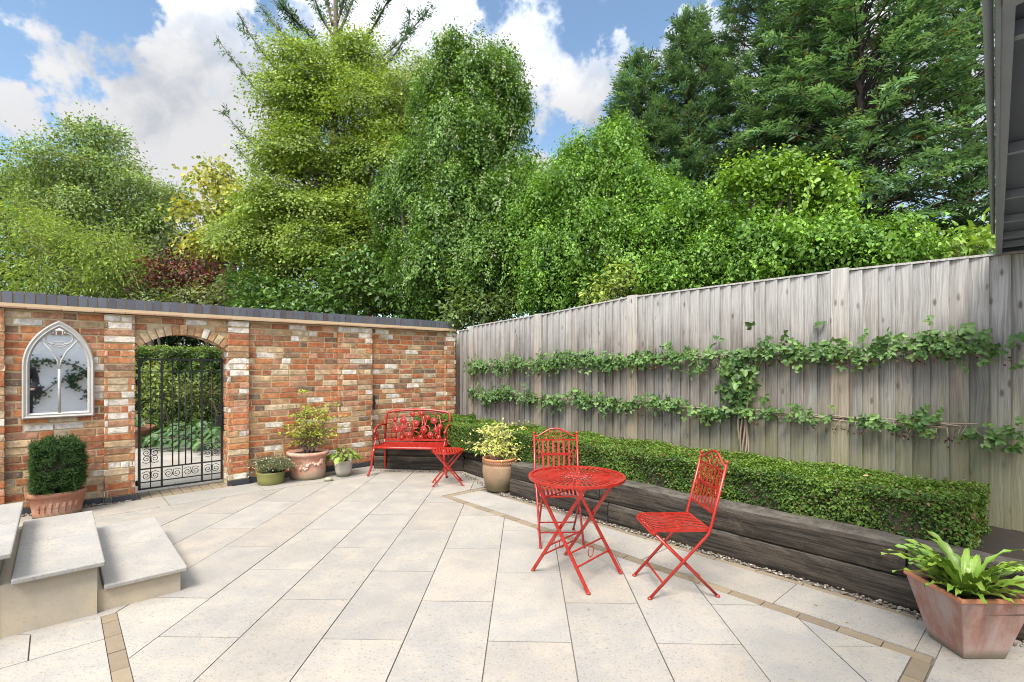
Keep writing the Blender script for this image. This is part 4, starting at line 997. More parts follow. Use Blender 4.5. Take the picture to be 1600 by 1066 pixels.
# ---- central maple
G = lambda *a: tuple(a)
MAP = [(495, 120, 12.6, 70, 55, 1.1), (565, 115, 12.8, 65, 50, 1.0), (535, 85, 12.9, 40, 30, .8), (462, 165, 12.4, 60, 60, 1.1), (540, 180, 12.2, 105, 75, 1.3), (630, 165, 12.6, 60, 60, 1.1), (600, 255, 12.0, 75, 60, 1.1), (470, 255, 12.0, 60, 55, 1.1),
       (440, 330, 12.2, 60, 45, 1.2), (530, 290, 12.9, 60, 50, 1.0), (405, 375, 12.0, 50, 36, 1.2), (500, 385, 11.9, 80, 45, 1.3), (590, 340, 12.0, 70, 60, 1.1), (450, 425, 12.2, 70, 38, 1.2), (450, 240, 12.6, 42, 45, .9), (495, 330, 11.7, 70, 40, .9), (560, 380, 11.6, 70, 45, .9), (415, 335, 12.3, 40, 32, 1.0), (655, 130, 12.8, 40, 45, .9), (555, 430, 11.8, 80, 45, 1.2), (620, 420, 12.2, 60, 60, 1.0)]
tree('maple_tree', 'tall bright yellow green maple rising behind the brick wall', 'tree', (-4.0, 12.6, 0), MAP, 21, .052, (.135, .225, .034), (.285, .36, .07), .20, per=90, spread=.27, flat=.10, shape='palm', aspect=.62, droop=.22, var=.16, up=1.5)
# ---- laurel-like shrub beneath it
tree('laurel_shrub', 'dark broad leaved shrub under the maple just over the wall', 'shrub', (-3.2, 10.6, 0), [(455, 475, 10.6, 60, 40, .8), (540, 465, 10.5, 70, 55, .8), (640, 470, 10.5, 60, 50, .8), (590, 420, 10.9, 60, 50, .7), (400, 470, 11, 55, 40, .8)],
     20, .105, (.045, .10, .02), (.10, .18, .035), .07, per=18, spread=.2, aspect=.62, mat=LEAFG)

# ---- ivy and vine clad masses
def ivy(name, label, cat, base, blobs, dens, size, c0, c1, strands=0, blossom=0, mat=None, trunk=True, stem_r=.16, shape='ovate'):
    t = thing(name, label, cat, base); B = np.array([base[0], base[1], 0.]); L = Leaves(); m = MB(); bl = []
    for (x, y, Y, rx, rz, ry) in blobs: bl.append((pt(x, y, Y)-B, np.array([rx*Y/787, ry, rz*Y/787])))
    for c, r in list(bl):
        for k in range(7):
            d = rdir(1)[0]; d[1] = -abs(d[1])*1.1+.15; d[2] = d[2]*.8+.2; d /= np.linalg.norm(d); bl.append((c+d*r*.90, r*RNG.uniform(.28, .48)*np.array([1, 1, 1.2])))
    def inside(P, skip):
        o = np.zeros(len(P), bool)
        for i, (c, r) in enumerate(bl):
            if i != skip: o |= ((((P-c)/r)**2).sum(1) < .62)
        return o
    for i, (c, r) in enumerate(bl):
        A = 4.2*(r[0]*r[2]+r[0]*r[1]+r[1]*r[2]); n = int(A*dens)
        K = 13; nc = n//K+1; dc = rdir(nc); d = np.repeat(dc, K, 0)[:n]; kb = np.repeat(np.exp(RNG.normal(0, .20, nc)), K)[:n]; kf = np.repeat(RNG.normal(0, .085, nc), K)[:n]; kt = np.repeat(RNG.normal(0, .45, (nc, 3)), K, 0)[:n]
        bump = 1+kf+.10*np.sin(d[:, 0]*7+i)+.10*np.sin(d[:, 2]*9+2*i)+.08*np.sin(d[:, 1]*8+i*3)
        f = bump*np.clip(RNG.normal(.97, .04, n), .5, 1.25); lay = RNG.random(n) < .15; f[lay] *= RNG.uniform(.5, .9, lay.sum())
        P = c+d*r*f[:, None]+RNG.normal(0, 1, (n, 3))*np.array([.075, .06, .115])*(size/.055); k = ~inside(P, i) & (P[:, 2] > .1); P, d, kb, kt = P[k], d[k], kb[k], kt[k]; n = len(P)
        cell = np.sin(P[:, 0]*5.1+i)*np.sin(P[:, 2]*4.3+1)+np.sin(P[:, 0]*11+P[:, 2]*7)*.6+np.sin(P[:, 1]*8.+P[:, 2]*5)*.5
        tt = np.clip(.5+.22*cell+RNG.normal(0, .22, n), 0, 1)
        N = nrm(d/r*r.mean()+np.array([0, 0, .8])+kt+RNG.normal(size=(n, 3))*.36); ax = np.stack([RNG.normal(0, .55, n), RNG.normal(0, .55, n), np.full(n, -1.)], 1)
        C = lerp_cols(c0, c1, tt)*(kb*np.exp(RNG.normal(0, .16, n)))[:, None]
        L.add(P, N, ax, size*np.exp(RNG.normal(0, .28, n)), C, RNG.uniform(.5, .8, n), shape)
        # inner layer of larger shaded leaves and stems so that the mass is not hollow
        n2 = int(A*dens*.16); d2_ = rdir(n2); P = c+d2_*r*RNG.uniform(.35, .8, n2)[:, None]; P = P[P[:, 2] > .1]
        L.add(P, rdir(len(P))+np.array([0, -.4, .4]), rdir(len(P)), size*2.1, lerp_cols(c0, c1, RNG.random(len(P))), .8, shape)
        for s_ in range(int(strands*A)):
            dd = rdir(1)[0]; dd[1] = -abs(dd[1]); dd[2] = abs(dd[2])*.8-.1; dd = dd/np.linalg.norm(dd); p = c+dd*r*1.02; ln = RNG.integers(12, 34); ps = []; drift = RNG.normal(0, .008, 2)
            for j in range(ln):
                q = (p-c)/r; rad = np.linalg.norm(q)
                ps.append(p.copy()); out = dd*.012 if j < 8 else np.zeros(3)
                p = p+np.array([drift[0]+RNG.normal(0, .012), drift[1]-.004+RNG.normal(0, .010), -size*.62])+out*.4
                q = (p-c)/r; rad = np.linalg.norm(q)
                if rad < 1.0: p = c+q/rad*1.01*r
            ps = np.array(ps); n = len(ps); o = RNG.normal(0, .022, (n*2, 3)); PP = np.repeat(ps, 2, 0)+o
            bri = RNG.uniform(.8, 1.35)
            L.add(PP, np.tile(dd+np.array([0, -.3, .35]), (2*n, 1))+RNG.normal(size=(2*n, 3))*.45, np.stack([RNG.normal(0, .6, 2*n), RNG.normal(0, .4, 2*n), np.full(2*n, -1.)], 1), size*np.exp(RNG.normal(-.05, .25, 2*n)),
                  lerp_cols(c0, c1, np.clip(RNG.normal(.65, .25, 2*n), 0, 1))*bri, .62, shape)
            if s_ % 4 == 0: m.tube(ps[::2] if len(ps) > 6 else ps, .004, 4)
    if trunk:
        for k in range(4):
            c, r = bl[RNG.integers(0, len(bl))]; limb(m, (RNG.normal(0, .3), RNG.normal(0, .3), -.1), c, stem_r*RNG.uniform(.4, 1), .03, .12, 8)
    m.build('trunk', BARK, t); L.build('crown', mat or LEAFG, t)
    if blossom:
        Lb = Leaves()
        for i, (c, r) in enumerate(bl):
            n = int(blossom*4.2*(r[0]*r[2]+r[0]*r[1]+r[1]*r[2])); d = rdir(n); d[:, 1] = -abs(d[:, 1]); P = np.repeat(c+d*r*1.03, 22, 0); o = RNG.normal(0, 1, P.shape)*np.array([.03, .03, .085]); P = P+o
            k = ~inside(P, i); P = P[k]
            Lb.add(P, rdir(len(P))+np.array([0, -.8, .5]), rdir(len(P)), .034, np.array([.55, .56, .42])*RNG.uniform(.8, 1.2, (len(P), 1)), .8, 'diamond')
        Lb.build('blossom', LEAF, t)
    return t
IV = [(735, 125, 10.8, 62, 48, .9), (690, 160, 10.9, 45, 45, .8), (775, 175, 10.7, 45, 65, .8), (715, 240, 10.4, 75, 75, 1.0), (775, 275, 10.5, 58, 80, .9), (665, 310, 10.5, 55, 70, .8), (735, 345, 10.0, 80, 80, 1.0), (800, 360, 10.2, 45, 70, .8), (680, 410, 10.0, 65, 70, .9), (760, 430, 9.7, 70, 65, .9), (620, 330, 10.8, 35, 50, .6)]
ivy('ivy_clad_tree', 'dark green tree smothered in hanging ivy and white flowering vine', 'tree', (-.9, 10.7, 0), IV, 850, .045, (.05, .115, .02), (.165, .285, .05), 1.0, 1.3)
MO = [(845, 315, 10.0, 40, 52, .9), (940, 268, 9.2, 58, 50, .9), (895, 320, 9.0, 60, 58, .9), (985, 312, 8.8, 60, 46, .9), (840, 400, 9.2, 65, 70, .9), (925, 385, 8.6, 80, 75, 1.0), (1030, 365, 8.2, 75, 56, .9), (1000, 420, 7.9, 80, 60, .8), (1095, 372, 7.5, 70, 52, .8), (1090, 430, 7.1, 80, 45, .7),
      (1165, 380, 6.9, 70, 48, .8), (1175, 420, 6.5, 70, 45, .7), (1235, 400, 6.2, 70, 44, .7), (1300, 405, 5.8, 60, 40, .6), (1350, 402, 5.5, 50, 36, .6), (1395, 388, 5.3, 38, 34, .5), (880, 450, 8.5, 60, 45, .7)]
ivy('creeper_mound', 'long mound of shrubs overgrown with small leaved creeper along the fence top', 'shrub', (1.6, 7.9, 0), MO, 880, .039, (.06, .15, .018), (.19, .34, .044), .9, .08, stem_r=.08)
AR = [(1150, 288, 6.7, 35, 16, .35), (1200, 280, 6.6, 40, 20, .4), (1250, 290, 6.5, 40, 24, .4), (1282, 318, 6.4, 22, 32, .35), (1308, 300, 6.5, 16, 14, .25), (1295, 355, 6.3, 18, 30, .35)]
ivy('arching_vine', 'large leaved vine arching above the creeper mound before the conifers', 'vine', (3.0, 6.6, 0), AR, 620, .048, (.10, .21, .022), (.24, .38, .05), 1.0, 0, stem_r=.02)
tree('young_ash_shoots', 'fresh green leafy shoots above the fence beside the grey canopy', 'shrub', (5.0, 6.2, 0), [(1470, 388, 5.6, 30, 14, .3), (1515, 385, 5.6, 32, 20, .3), (1545, 375, 5.8, 22, 22, .3)], 22, .11, (.13, .24, .03), (.25, .36, .07), .03, per=8, spread=.12, aspect=.36, droop=.5)
tree('corner_shrub', 'pale leaved shrub spilling over the corner where brick wall meets fence', 'shrub', (-.75, 9.3, 0), [(740, 488, 8.8, 36, 22, .4), (713, 500, 8.66, 16, 18, .25), (775, 480, 8.75, 30, 24, .35), (735, 462, 8.9, 30, 20, .3)], 70, .085, (.07, .13, .03), (.16, .22, .06), .03, per=12, spread=.13, aspect=.5, droop=.2)
tree('golden_shrub', 'yellow green shrub peeping over the fence before the creeper mound', 'shrub', (1.1, 7.2, 0), [(975, 437, 7.0, 40, 22, .35), (940, 455, 7.1, 30, 18, .3)], 24, .06, (.14, .21, .03), (.26, .32, .06), .03, per=14, spread=.12, aspect=.55)

# ---- trees and shrubs left of the maple
tree('round_tree', 'large round pale green tree far behind the wall at left', 'tree', (-13.5, 18.5, 0), [(140, 228, 18.5, 55, 34, 1.5), (90, 265, 18, 75, 40, 1.6), (175, 285, 18, 80, 50, 1.8), (225, 320, 18.4, 60, 45, 1.5), (115, 335, 17.8, 90, 42, 1.8), (55, 290, 18.3, 55, 40, 1.5), (245, 375, 18.2, 55, 45, 1.5), (170, 375, 18, 80, 40, 1.6)],
     13, .085, (.11, .20, .05), (.27, .33, .11), .26, per=46, spread=.32, flat=.35, aspect=.6, var=.26)
tree('pale_willow', 'feathery light green willow like shrub over the left end of the wall', 'tree', (-8.5, 13.0, 0), [(55, 385, 12.8, 80, 50, 1.1), (150, 405, 12.8, 75, 48, 1.1), (20, 345, 13.2, 60, 32, 1.0), (205, 430, 12.8, 45, 32, .9), (90, 440, 12.5, 100, 30, 1.0)],
     20, .085, (.15, .235, .045), (.30, .37, .09), .12, per=30, spread=.24, flat=.5, aspect=.28, droop=.6, var=.16)
tree('dark_tree', 'dark green tree at the far left edge behind the willow', 'tree', (-20, 22, 0), [(10, 285, 22, 50, 35, 2), (50, 330, 22, 40, 40, 1.6), (-30, 330, 22, 50, 50, 2)], 5, .19, (.06, .10, .035), (.12, .16, .06), .22, per=22, spread=.45)
tree('yellow_tree', 'yellowing sycamore between the round tree and the maple', 'tree', (-8.8, 15.5, 0), [(340, 285, 15.5, 38, 20, 1.0), (385, 320, 15.5, 40, 35, 1.0), (325, 330, 15.3, 36, 20, .9), (360, 365, 15.2, 45, 24, .9), (330, 395, 15.2, 50, 26, 1), (400, 395, 15, 50, 40, 1)],
     14, .11, (.20, .26, .035), (.44, .39, .09), .14, per=20, spread=.27, flat=.3, shape='palm', aspect=.75, var=.2)
tree('purple_shrub', 'dark red leaved shrub above the wall left of the maple', 'shrub', (-7.7, 13.4, 0), [(285, 420, 13.2, 45, 28, .8), (255, 445, 13, 30, 22, .6), (325, 440, 13.2, 35, 25, .7)], 20, .085, (.06, .018, .022), (.17, .05, .045), .05, per=20, spread=.2, aspect=.55)
tree('speckled_shrub', 'small leaved mixed green shrub above the wall beside the purple one', 'shrub', (-6.2, 12.4, 0), [(370, 455, 12, 45, 24, .7), (420, 450, 12.4, 40, 36, .7), (310, 468, 12, 50, 18, .6), (250, 475, 12, 40, 16, .6)], 20, .07, (.075, .12, .03), (.19, .21, .08), .04, per=22, spread=.2, aspect=.6)
tree('olive_tree', 'dull green tree filling the gap behind the purple shrub', 'tree', (-9.5, 17.5, 0), [(270, 395, 17, 50, 35, 1.2), (310, 410, 17, 50, 35, 1.2), (230, 420, 17, 60, 40, 1.2), (350, 430, 16.5, 60, 35, 1)], 9, .14, (.05, .085, .025), (.11, .14, .045), .12, per=22, spread=.32)

# ---- conifers
def spray(L, P, D, N, length, c0, c1, n=9, wd=.16, bri=None):
    """flat feathery sprays: pinnate leaflets along a stalk"""
    P = np.asarray(P); m = len(P); D = nrm(np.asarray(D, float)); N = nrm(N-D*(N*D).sum(1, keepdims=True)); S = np.cross(N, D); length = np.broadcast_to(length, (m,))
    bri = np.ones(m) if bri is None else bri; t0 = np.clip(RNG.normal(.5, .3, m), 0, 1)
    for j in range(n):
        u = (j+.5)/n; sg = 1 if j % 2 else -1
        q = P+D*(length*u)[:, None]+N*(-.10*length*u*u)[:, None]+RNG.normal(0, .012, (m, 3))
        ax = D*(.75+.3*u)+S*(sg*(1-.55*u))+np.array([0, 0, -.18])+RNG.normal(0, .12, (m, 3)); ln = length*(.52*(1-.55*u))*np.exp(RNG.normal(0, .15, m))
        C = lerp_cols(c0, c1, np.clip(t0+.35*(u-.4)+RNG.normal(0, .12, m), 0, 1))*bri[:, None]
        L.add(q, N+RNG.normal(0, .22, (m, 3)), ax, ln, C, .30, 'diamond')
def conifer(name, label, base, H, rad, c0, c1, nb=200, low=.06, spr=.42, group=None, tilt=.5, droop=.25, per=20, lean=(0, 0), zlo=0., brown=.04):
    t = thing(name, label, 'tree', base, 0, group); L = Leaves(); m = MB(); 
    m.tube([(lean[0]*(k/10)**1.5+.03*math.sin(k), lean[1]*(k/10), H*k/10-.1) for k in range(11)], [.22*(1-k/10.5) for k in range(11)], 8)
    for b in range(nb):
        u = low+(1-low)*(b+RNG.random())/nb; z = H*u
        if z < zlo: continue
        az = b*2.39996+RNG.normal(0, .35); R_ = rad*(1-u**1.8)*RNG.uniform(.65, 1.12)+.25
        o = np.array([lean[0]*u**1.5, lean[1]*u, z]); hd = np.array([math.cos(az), math.sin(az), 0]); n = 7; pts = []
        for k in range(n+1):
            s = k/n; pts.append(o+hd*R_*s+np.array([0, 0, R_*(tilt*s*(1.1-.4*u)+.5*u*s-droop*1.6*s*s*(1-u*.6))]))
        pts = np.array(pts); m.tube(pts, [.035*(1-u*.6)*(1-s/n)+.006 for s in range(n+1)], 4, cap=False)
        ns = max(5, int(per*(R_/rad+.25))); s = np.sqrt(RNG.uniform(.06, 1, ns)); ii = np.minimum((s*n).astype(int), n-1); fr_ = s*n-ii
        P = pts[ii]*(1-fr_)[:, None]+pts[ii+1]*fr_[:, None]; T = nrm(pts[ii+1]-pts[ii]); sd_ = np.cross(T, [0, 0, 1.]); sg = RNG.choice([-1, 1], ns)
        D = T*(.35+.8*s)[:, None]+sd_*(sg*(1.15-.7*s)*RNG.uniform(.5, 1.2, ns))[:, None]+RNG.normal(0, .22, (ns, 3))+np.array([0, 0, .10]); N = np.array([0, 0, 1.])+RNG.normal(0, .35, (ns, 3))+hd*.25
        bri = np.exp(RNG.normal(0, .10, ns)+RNG.normal(0, .20)); dead = RNG.random(ns) < brown*(1.6-s)
        spray(L, P[~dead], D[~dead], N[~dead], spr*RNG.uniform(.7, 1.25, (~dead).sum()), c0, c1, 9, bri=bri[~dead])
        if dead.any(): spray(L, P[dead], D[dead], N[dead], spr*.8, (.13, .075, .03), (.24, .13, .05), 6)
    m.build('trunk', DARKBARK, t); L.build('crown', NEEDLE, t); return t
CG = 'conifers behind the fence'
CC = ((.045, .10, .052), (.14, .235, .125))
conifer('conifer', 'leftmost dark conifer with a pointed top beside the creeper mound', (4.4, 17.5, 0), 11.9, 2.5, *CC, nb=330, group=CG, zlo=3.5)
conifer('conifer', 'slim dark conifer between the leftmost and the tall feathery one', (6.0, 17.0, 0), 13.0, 2.7, *CC, nb=380, group=CG, zlo=3.5)
conifer('conifer', 'tall feathery conifer reaching the top of the picture at mid right', (8.3, 16.6, 0), 15.8, 3.3, *CC, nb=380, group=CG, zlo=3.5)
conifer('conifer', 'broad conifer with bright drooping sprays and bare trunk showing, nearest the canopy', (9.4, 13.6, 0), 15.5, 3.7, (.052, .12, .058), (.17, .29, .145), nb=460, group=CG, zlo=2.2, droop=.38, per=24, brown=.07, spr=.42)
conifer('conifer', 'conifer behind the grey canopy edge at far right', (13.2, 14.6, 0), 15.5, 3.6, *CC, nb=330, group=CG, zlo=2.5)
conifer('conifer', 'dark conifer in the gap behind the broad one', (11.2, 18.5, 0), 16.5, 3.2, (.03, .075, .032), (.085, .155, .06), nb=340, group=CG, zlo=2, spr=.5)
# ---- sparse conifer with long snaking branches behind the maple
sp = thing('spiky_conifer', 'sparse conifer with long snaking branches sticking out behind the maple', 'tree', (-6.0, 16.8, 0)); L = Leaves(); m = MB(); B = np.array([-6.0, 16.8, 0])
m.tube([pt(515, 560, 16.8)-B, pt(520, 200, 16.8)-B, pt(525, 40, 16.8)-B, pt(523, -60, 16.8)-B], [.22, .13, .085, .05], 8)
SPK = [((500, 290), (420, 262), (352, 178)), ((505, 260), (435, 190), (345, 68)), ((505, 170), (425, 120), (372, 22)), ((510, 120), (445, 62), (408, 12)), ((515, 90), (470, 40), (440, 8)), ((500, 340), (425, 300), (372, 232)),
       ((540, 130), (620, 80), (672, 12)), ((540, 150), (640, 90), (640, 20)), ((540, 120), (590, 30), (618, -20)), ((525, 60), (490, 20), (488, -30)), ((525, 60), (550, 10), (565, -40)), ((520, 40), (510, 0), (500, -60)), ((525, 40), (540, 0), (548, -60)), ((520, 300), (380, 400), (330, 380)), ((520, 360), (400, 430), (345, 450))]
for (a, b_, c) in SPK:
    Y = 16.8+RNG.normal(0, .8); A_, B_, C_ = pt(*a, 16.8)-B, pt(*b_, (16.8+Y)/2)-B, pt(*c, Y)-B
    pts = np.array([(1-s)**2*A_+2*s*(1-s)*B_+s*s*C_ for s in np.linspace(0, 1, 12)]); m.tube(pts, [.045*(1-s/12)+.01 for s in range(12)], 5)
    ns = 130; s = (.22+.78*np.clip(RNG.random(ns)+.12*np.sin(40*RNG.random(ns)), 0, .999))*10.99; ii = np.minimum(s.astype(int), 10); fr_ = s-ii; P = pts[ii]*(1-fr_)[:, None]+pts[ii+1]*fr_[:, None]; T = nrm(pts[ii+1]-pts[ii]); o = RNG.normal(size=(ns, 3)); o -= T*(o*T).sum(1, keepdims=True)
    spray(L, P, T*.9+nrm(o)*.75, nrm(np.cross(T, o)), RNG.uniform(.12, .34, ns)*np.where(RNG.random(ns) < .3, 1.3, .8), (.04, .085, .035), (.10, .165, .065), 7, bri=np.exp(RNG.normal(0, .2, ns)))
m.build('trunk', BARK, sp); L.build('crown', NEEDLE, sp)
# ---- evergreen backdrop low behind the wall
tree('yew_tree', 'dark yew behind the clipped hedge, seen through the archway', 'tree', (-8.6, 14.2, 0), [(230, 520, 14, 60, 40, .9), (290, 515, 14, 60, 40, .9), (340, 520, 14.2, 50, 40, .9), (285, 480, 14, 70, 30, .9)], 34, .1, (.02, .045, .02), (.05, .085, .03), .12, per=24, spread=.28, aspect=.3)

tree('evergreen_hedge', 'dark evergreen hedge closing the gap behind the maple and ivy tree', 'hedge', (-2.0, 14.5, 0), [(x, y, 14.5, 60, 45, 1.) for x, y in ((400, 470), (480, 480), (560, 470), (640, 480), (720, 480), (800, 470), (700, 410), (620, 400), (520, 420), (830, 410), (880, 470))], 12, .12, (.025, .055, .018), (.065, .11, .03), .08, per=26, spread=.3)
tree('evergreen_hedge', 'dark green hedge low behind the willow over the wall', 'hedge', (-11, 16.5, 0), [(x, y, 16.5, 65, 40, 1.) for x, y in ((20, 440), (100, 450), (180, 450), (250, 455), (330, 460), (40, 400), (130, 410))], 10, .13, (.035, .075, .02), (.09, .14, .035), .08, per=24, spread=.3)

# ---- garden beyond the gate
def box_leaves(L, x0, x1, y0, y1, z0, z1, n, size, c0, c1, jit=.03, shape='ovate', faces=('top', 'x0', 'x1', 'y0', 'y1'), aspect=.6, lump=.02, topc=None):
    A = {'top': (x1-x0)*(y1-y0), 'x0': (y1-y0)*(z1-z0), 'x1': (y1-y0)*(z1-z0), 'y0': (x1-x0)*(z1-z0), 'y1': (x1-x0)*(z1-z0)}
    for f in faces:
        k = int(n*A[f]); u, v = RNG.random(k), RNG.random(k); dpt = -np.abs(RNG.normal(0, jit, k))+RNG.normal(0, jit*.25, k); X_ = x0+(x1-x0)*u; Yy = y0+(y1-y0)*u
        if f == 'top': P = np.stack([X_, y0+(y1-y0)*v, z1+dpt], 1); d = np.tile([0., 0, 1], (k, 1))
        elif f in ('x0', 'x1'): P = np.stack([(x0-dpt) if f == 'x0' else (x1+dpt), Yy, z0+(z1-z0)*v], 1); d = np.tile([-1. if f == 'x0' else 1., 0, .25], (k, 1))
        else: P = np.stack([X_, (y0-dpt) if f == 'y0' else (y1+dpt), z0+(z1-z0)*v], 1); d = np.tile([0, -1. if f == 'y0' else 1., .25], (k, 1))
        lu = lump*(np.sin(P[:, 0]*9+1)*np.sin(P[:, 1]*7+2)+np.sin(P[:, 0]*17+P[:, 1]*13+P[:, 2]*15)*.6); P = P+d*lu[:, None]
        # rounded shoulders
        ex = np.minimum(np.minimum(P[:, 0]-x0, x1-P[:, 0]), .1); ey = np.minimum(np.minimum(P[:, 1]-y0, y1-P[:, 1]), .1); e = np.clip(np.minimum(ex, ey), 0, .1)
        if f == 'top': P[:, 2] -= (.1-e)**2*3.5
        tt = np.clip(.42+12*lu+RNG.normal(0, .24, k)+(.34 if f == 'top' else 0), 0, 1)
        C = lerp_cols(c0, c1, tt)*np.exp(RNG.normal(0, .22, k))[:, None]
        dead = RNG.random(k) < .045*(1+np.sin(P[:, 0]*3+P[:, 1]*2.3)); C[dead] = np.array([.22, .13, .06])*RNG.uniform(.6, 1.2, (dead.sum(), 1))
        L.add(P, d+RNG.normal(size=(k, 3))*.5+np.array([0, 0, .25]), rdir(k)+d*.5+np.array([0, 0, .35]), size*np.exp(RNG.normal(0, .25, k)), C, aspect, shape)
hg = thing('clipped_hedge', 'tall clipped green hedge beyond the gate', 'hedge', W(3.6, -6.6), YROT); L = Leaves()
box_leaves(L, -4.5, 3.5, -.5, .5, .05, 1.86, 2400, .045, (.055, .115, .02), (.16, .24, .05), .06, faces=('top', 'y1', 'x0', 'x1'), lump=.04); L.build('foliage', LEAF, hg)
m = MB(); m.box(-4.35, 3.35, -.42, .36, 0, 1.72); m.build('twig_core', mat_plain('twigs', (.045, .04, .02), .95, 0, .5, 12, 1, 30), hg)
def clump_plant(name, label, cat, base, n, leaf, h, spread, c0, c1, aspect=.55, shape='ovate', group=None, mat=None, stems=True, rz=0.):
    """a leafy clump: stalks rising from the base, each ending in a broad arching leaf"""
    t = thing(name, label, cat, base, rz, group); L = Leaves(); m = MB()
    az = RNG.uniform(0, 2*math.pi, n); rr_ = spread*np.sqrt(RNG.random(n)); z = h*(1-.55*(rr_/spread)**2)*RNG.uniform(.6, 1.1, n); hd = np.stack([np.cos(az), np.sin(az), np.zeros(n)], 1)
    P = hd*rr_[:, None]; P[:, 2] = z
    L.add(P, np.array([0, 0, 1.])+hd*.6+RNG.normal(0, .25, (n, 3)), hd+np.array([0, 0, -.35])+RNG.normal(0, .3, (n, 3)), leaf*np.exp(RNG.normal(0, .22, n)), lerp_cols(c0, c1, RNG.random(n))*np.exp(RNG.normal(0, .15, n))[:, None], aspect, shape)
    if stems:
        for i in range(0, n, max(1, n//60)): m.tube([(0+hd[i, 0]*.03, hd[i, 1]*.03, 0), P[i]*np.array([.6, .6, .75]), P[i]], .0035, 4)
        m.build('stem', PALEBARK, t)
    L.build('leaves', mat or LEAF, t); return t
clump_plant('hosta', 'large spreading hosta clump beside the path beyond the gate', 'plant', (-5.95, 9.55, 0), 420, .15, .42, .85, (.045, .10, .035), (.10, .18, .07), .62)
clump_plant('hosta', 'smaller hosta at the foot of the hedge beyond the gate', 'plant', (-5.0, 9.0, 0), 220, .13, .4, .6, (.05, .11, .03), (.11, .19, .07), .6)
tree('gold_bush', 'yellow green bush before the hedge beyond the gate', 'bush', (-6.9, 10.2, 0), [(245, 620, 10, 35, 30, .45), (268, 600, 10, 30, 30, .4), (230, 590, 10, 26, 26, .4)], 26, .06, (.10, .15, .03), (.22, .26, .06), .03, per=18, spread=.13)
tree('berry_bush', 'reddish green bush before the hedge at the right of the gate', 'bush', (-6.0, 10.6, 0), [(300, 625, 10.5, 26, 24, .4), (325, 610, 10.6, 26, 36, .4)], 26, .06, (.06, .11, .025), (.16, .14, .05), .03, per=18, spread=.13)
clump_plant('pot_plant', 'green leafy plant in the terracotta pot beyond the gate', 'plant', (-6.85, 9.2, .34), 60, .12, .3, .25, (.05, .11, .03), (.12, .2, .06))

# ---- box hedge on the raised bed
hb = thing('box_hedge', 'long clipped box hedge on the raised bed below the fence', 'hedge', W(.55, 3.6, .335), YROT); L = Leaves()
BC = ((.036, .085, .012), (.13, .215, .03))
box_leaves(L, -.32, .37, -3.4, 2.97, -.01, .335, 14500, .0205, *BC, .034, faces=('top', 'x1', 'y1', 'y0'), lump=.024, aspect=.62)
# the hedge returns along the chamfered corner behind the bench
k = 5200; t_ = RNG.random(k); q = RNG.random(k); P = np.stack([.02+.75*t_+.0*q, -3.45-.80*(1-t_*.0)*0+RNG.uniform(-.05, .95, k)*0, np.zeros(k)], 1)
L.build('foliage', LEAF, hb)
m = MB(); m.box(-.29, .33, -3.38, 2.93, -.02, .295); m.build('twig_core', mat_plain('box_twigs', (.05, .042, .022), .95, 0, .5, 25, 1, 60), hb)
hc = thing('box_hedge', 'short corner length of box hedge behind the red bench', 'hedge', W(.72, .72, .36), YROT+R(-45)); L = Leaves()
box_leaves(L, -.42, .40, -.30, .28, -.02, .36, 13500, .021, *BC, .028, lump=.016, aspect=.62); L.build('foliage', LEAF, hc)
m = MB(); m.box(-.38, .36, -.26, .25, -.05, .31); m.build('twig_core', bpy.data.materials['box_twigs'], hc)
for k, (a, b, h, s_) in enumerate([(.62, 5.95, .683, .05), (.70, 4.55, .683, .045), (.55, 5.2, .683, .03), (1.5, 5.9, .006, .022), (1.62, 6.1, .006, .02), (2.6, 5.0, .006, .015), (4.95, 4.0, .006, .02)]):
    fl_ = MB(); fl_.add([(0, 0, 0), (.4, .35, .12), (.75, .25, .2), (1, 0, .05), (.75, -.25, .16), (.4, -.35, .1)], [(0, 3, 2, 1), (0, 5, 4, 3)]); o_ = fl_.build('fallen_leaf', mat_plain('dry_leaf', (.36, .24, .12), .8, 0, .3, 40) if k == 0 else bpy.data.materials['dry_leaf'])
    o_.location = W(a, b, h); o_.scale = (s_,)*3; o_.rotation_euler = (.1, .1, k*1.7)
    if k < 3: tag(o_, 'dry tan fallen leaf lying on top of the long box hedge', 'leaf', 'fallen leaves on the hedge')
    else: tag(o_, 'small dry fallen leaf lying on the paving', 'leaf', 'fallen leaves on the paving')
# ---- espaliered climber on the fence
es = thing('espalier_bramble', 'thornless bramble trained along two wires on the grey fence', 'climber', W(.0, 4.84, .33), YROT); L = Leaves(); m = MB()
def trifoliate(P, N, size, c0, c1):
    n = len(P); ang = RNG.uniform(0, 2*math.pi, n); hor = np.stack([np.zeros(n), np.ones(n), np.zeros(n)], 1); N = nrm(N); A0 = nrm(np.cross(N, hor)+RNG.normal(0, .2, (n, 3))); B0 = np.cross(N, A0)
    C = lerp_cols(c0, c1, np.clip(RNG.normal(.45, .28, n), 0, 1))*np.exp(RNG.normal(0, .2, n))[:, None]
    for da in (-1.15, 0, 1.15):
        ax = A0*np.cos(ang+da)[:, None]+B0*np.sin(ang+da)[:, None]; L.add(P+ax*.008, N+RNG.normal(0, .2, (n, 3)), ax, size*(1.0 if da == 0 else .85)*np.exp(RNG.normal(0, .16, n)), C, .74, 'ovate')
CB = ((.05, .11, .03), (.15, .25, .065))
def hband(b, zc, thick, dens, size):
    n = len(b); P = np.stack([.05+np.abs(RNG.normal(0, .045, n)), b-4.84, zc-.33+RNG.normal(0, 1, n)*thick], 1); N = np.stack([np.ones(n), RNG.normal(0, .5, n), .45+RNG.normal(0, .45, n)], 1); trifoliate(P, N, size, *CB)
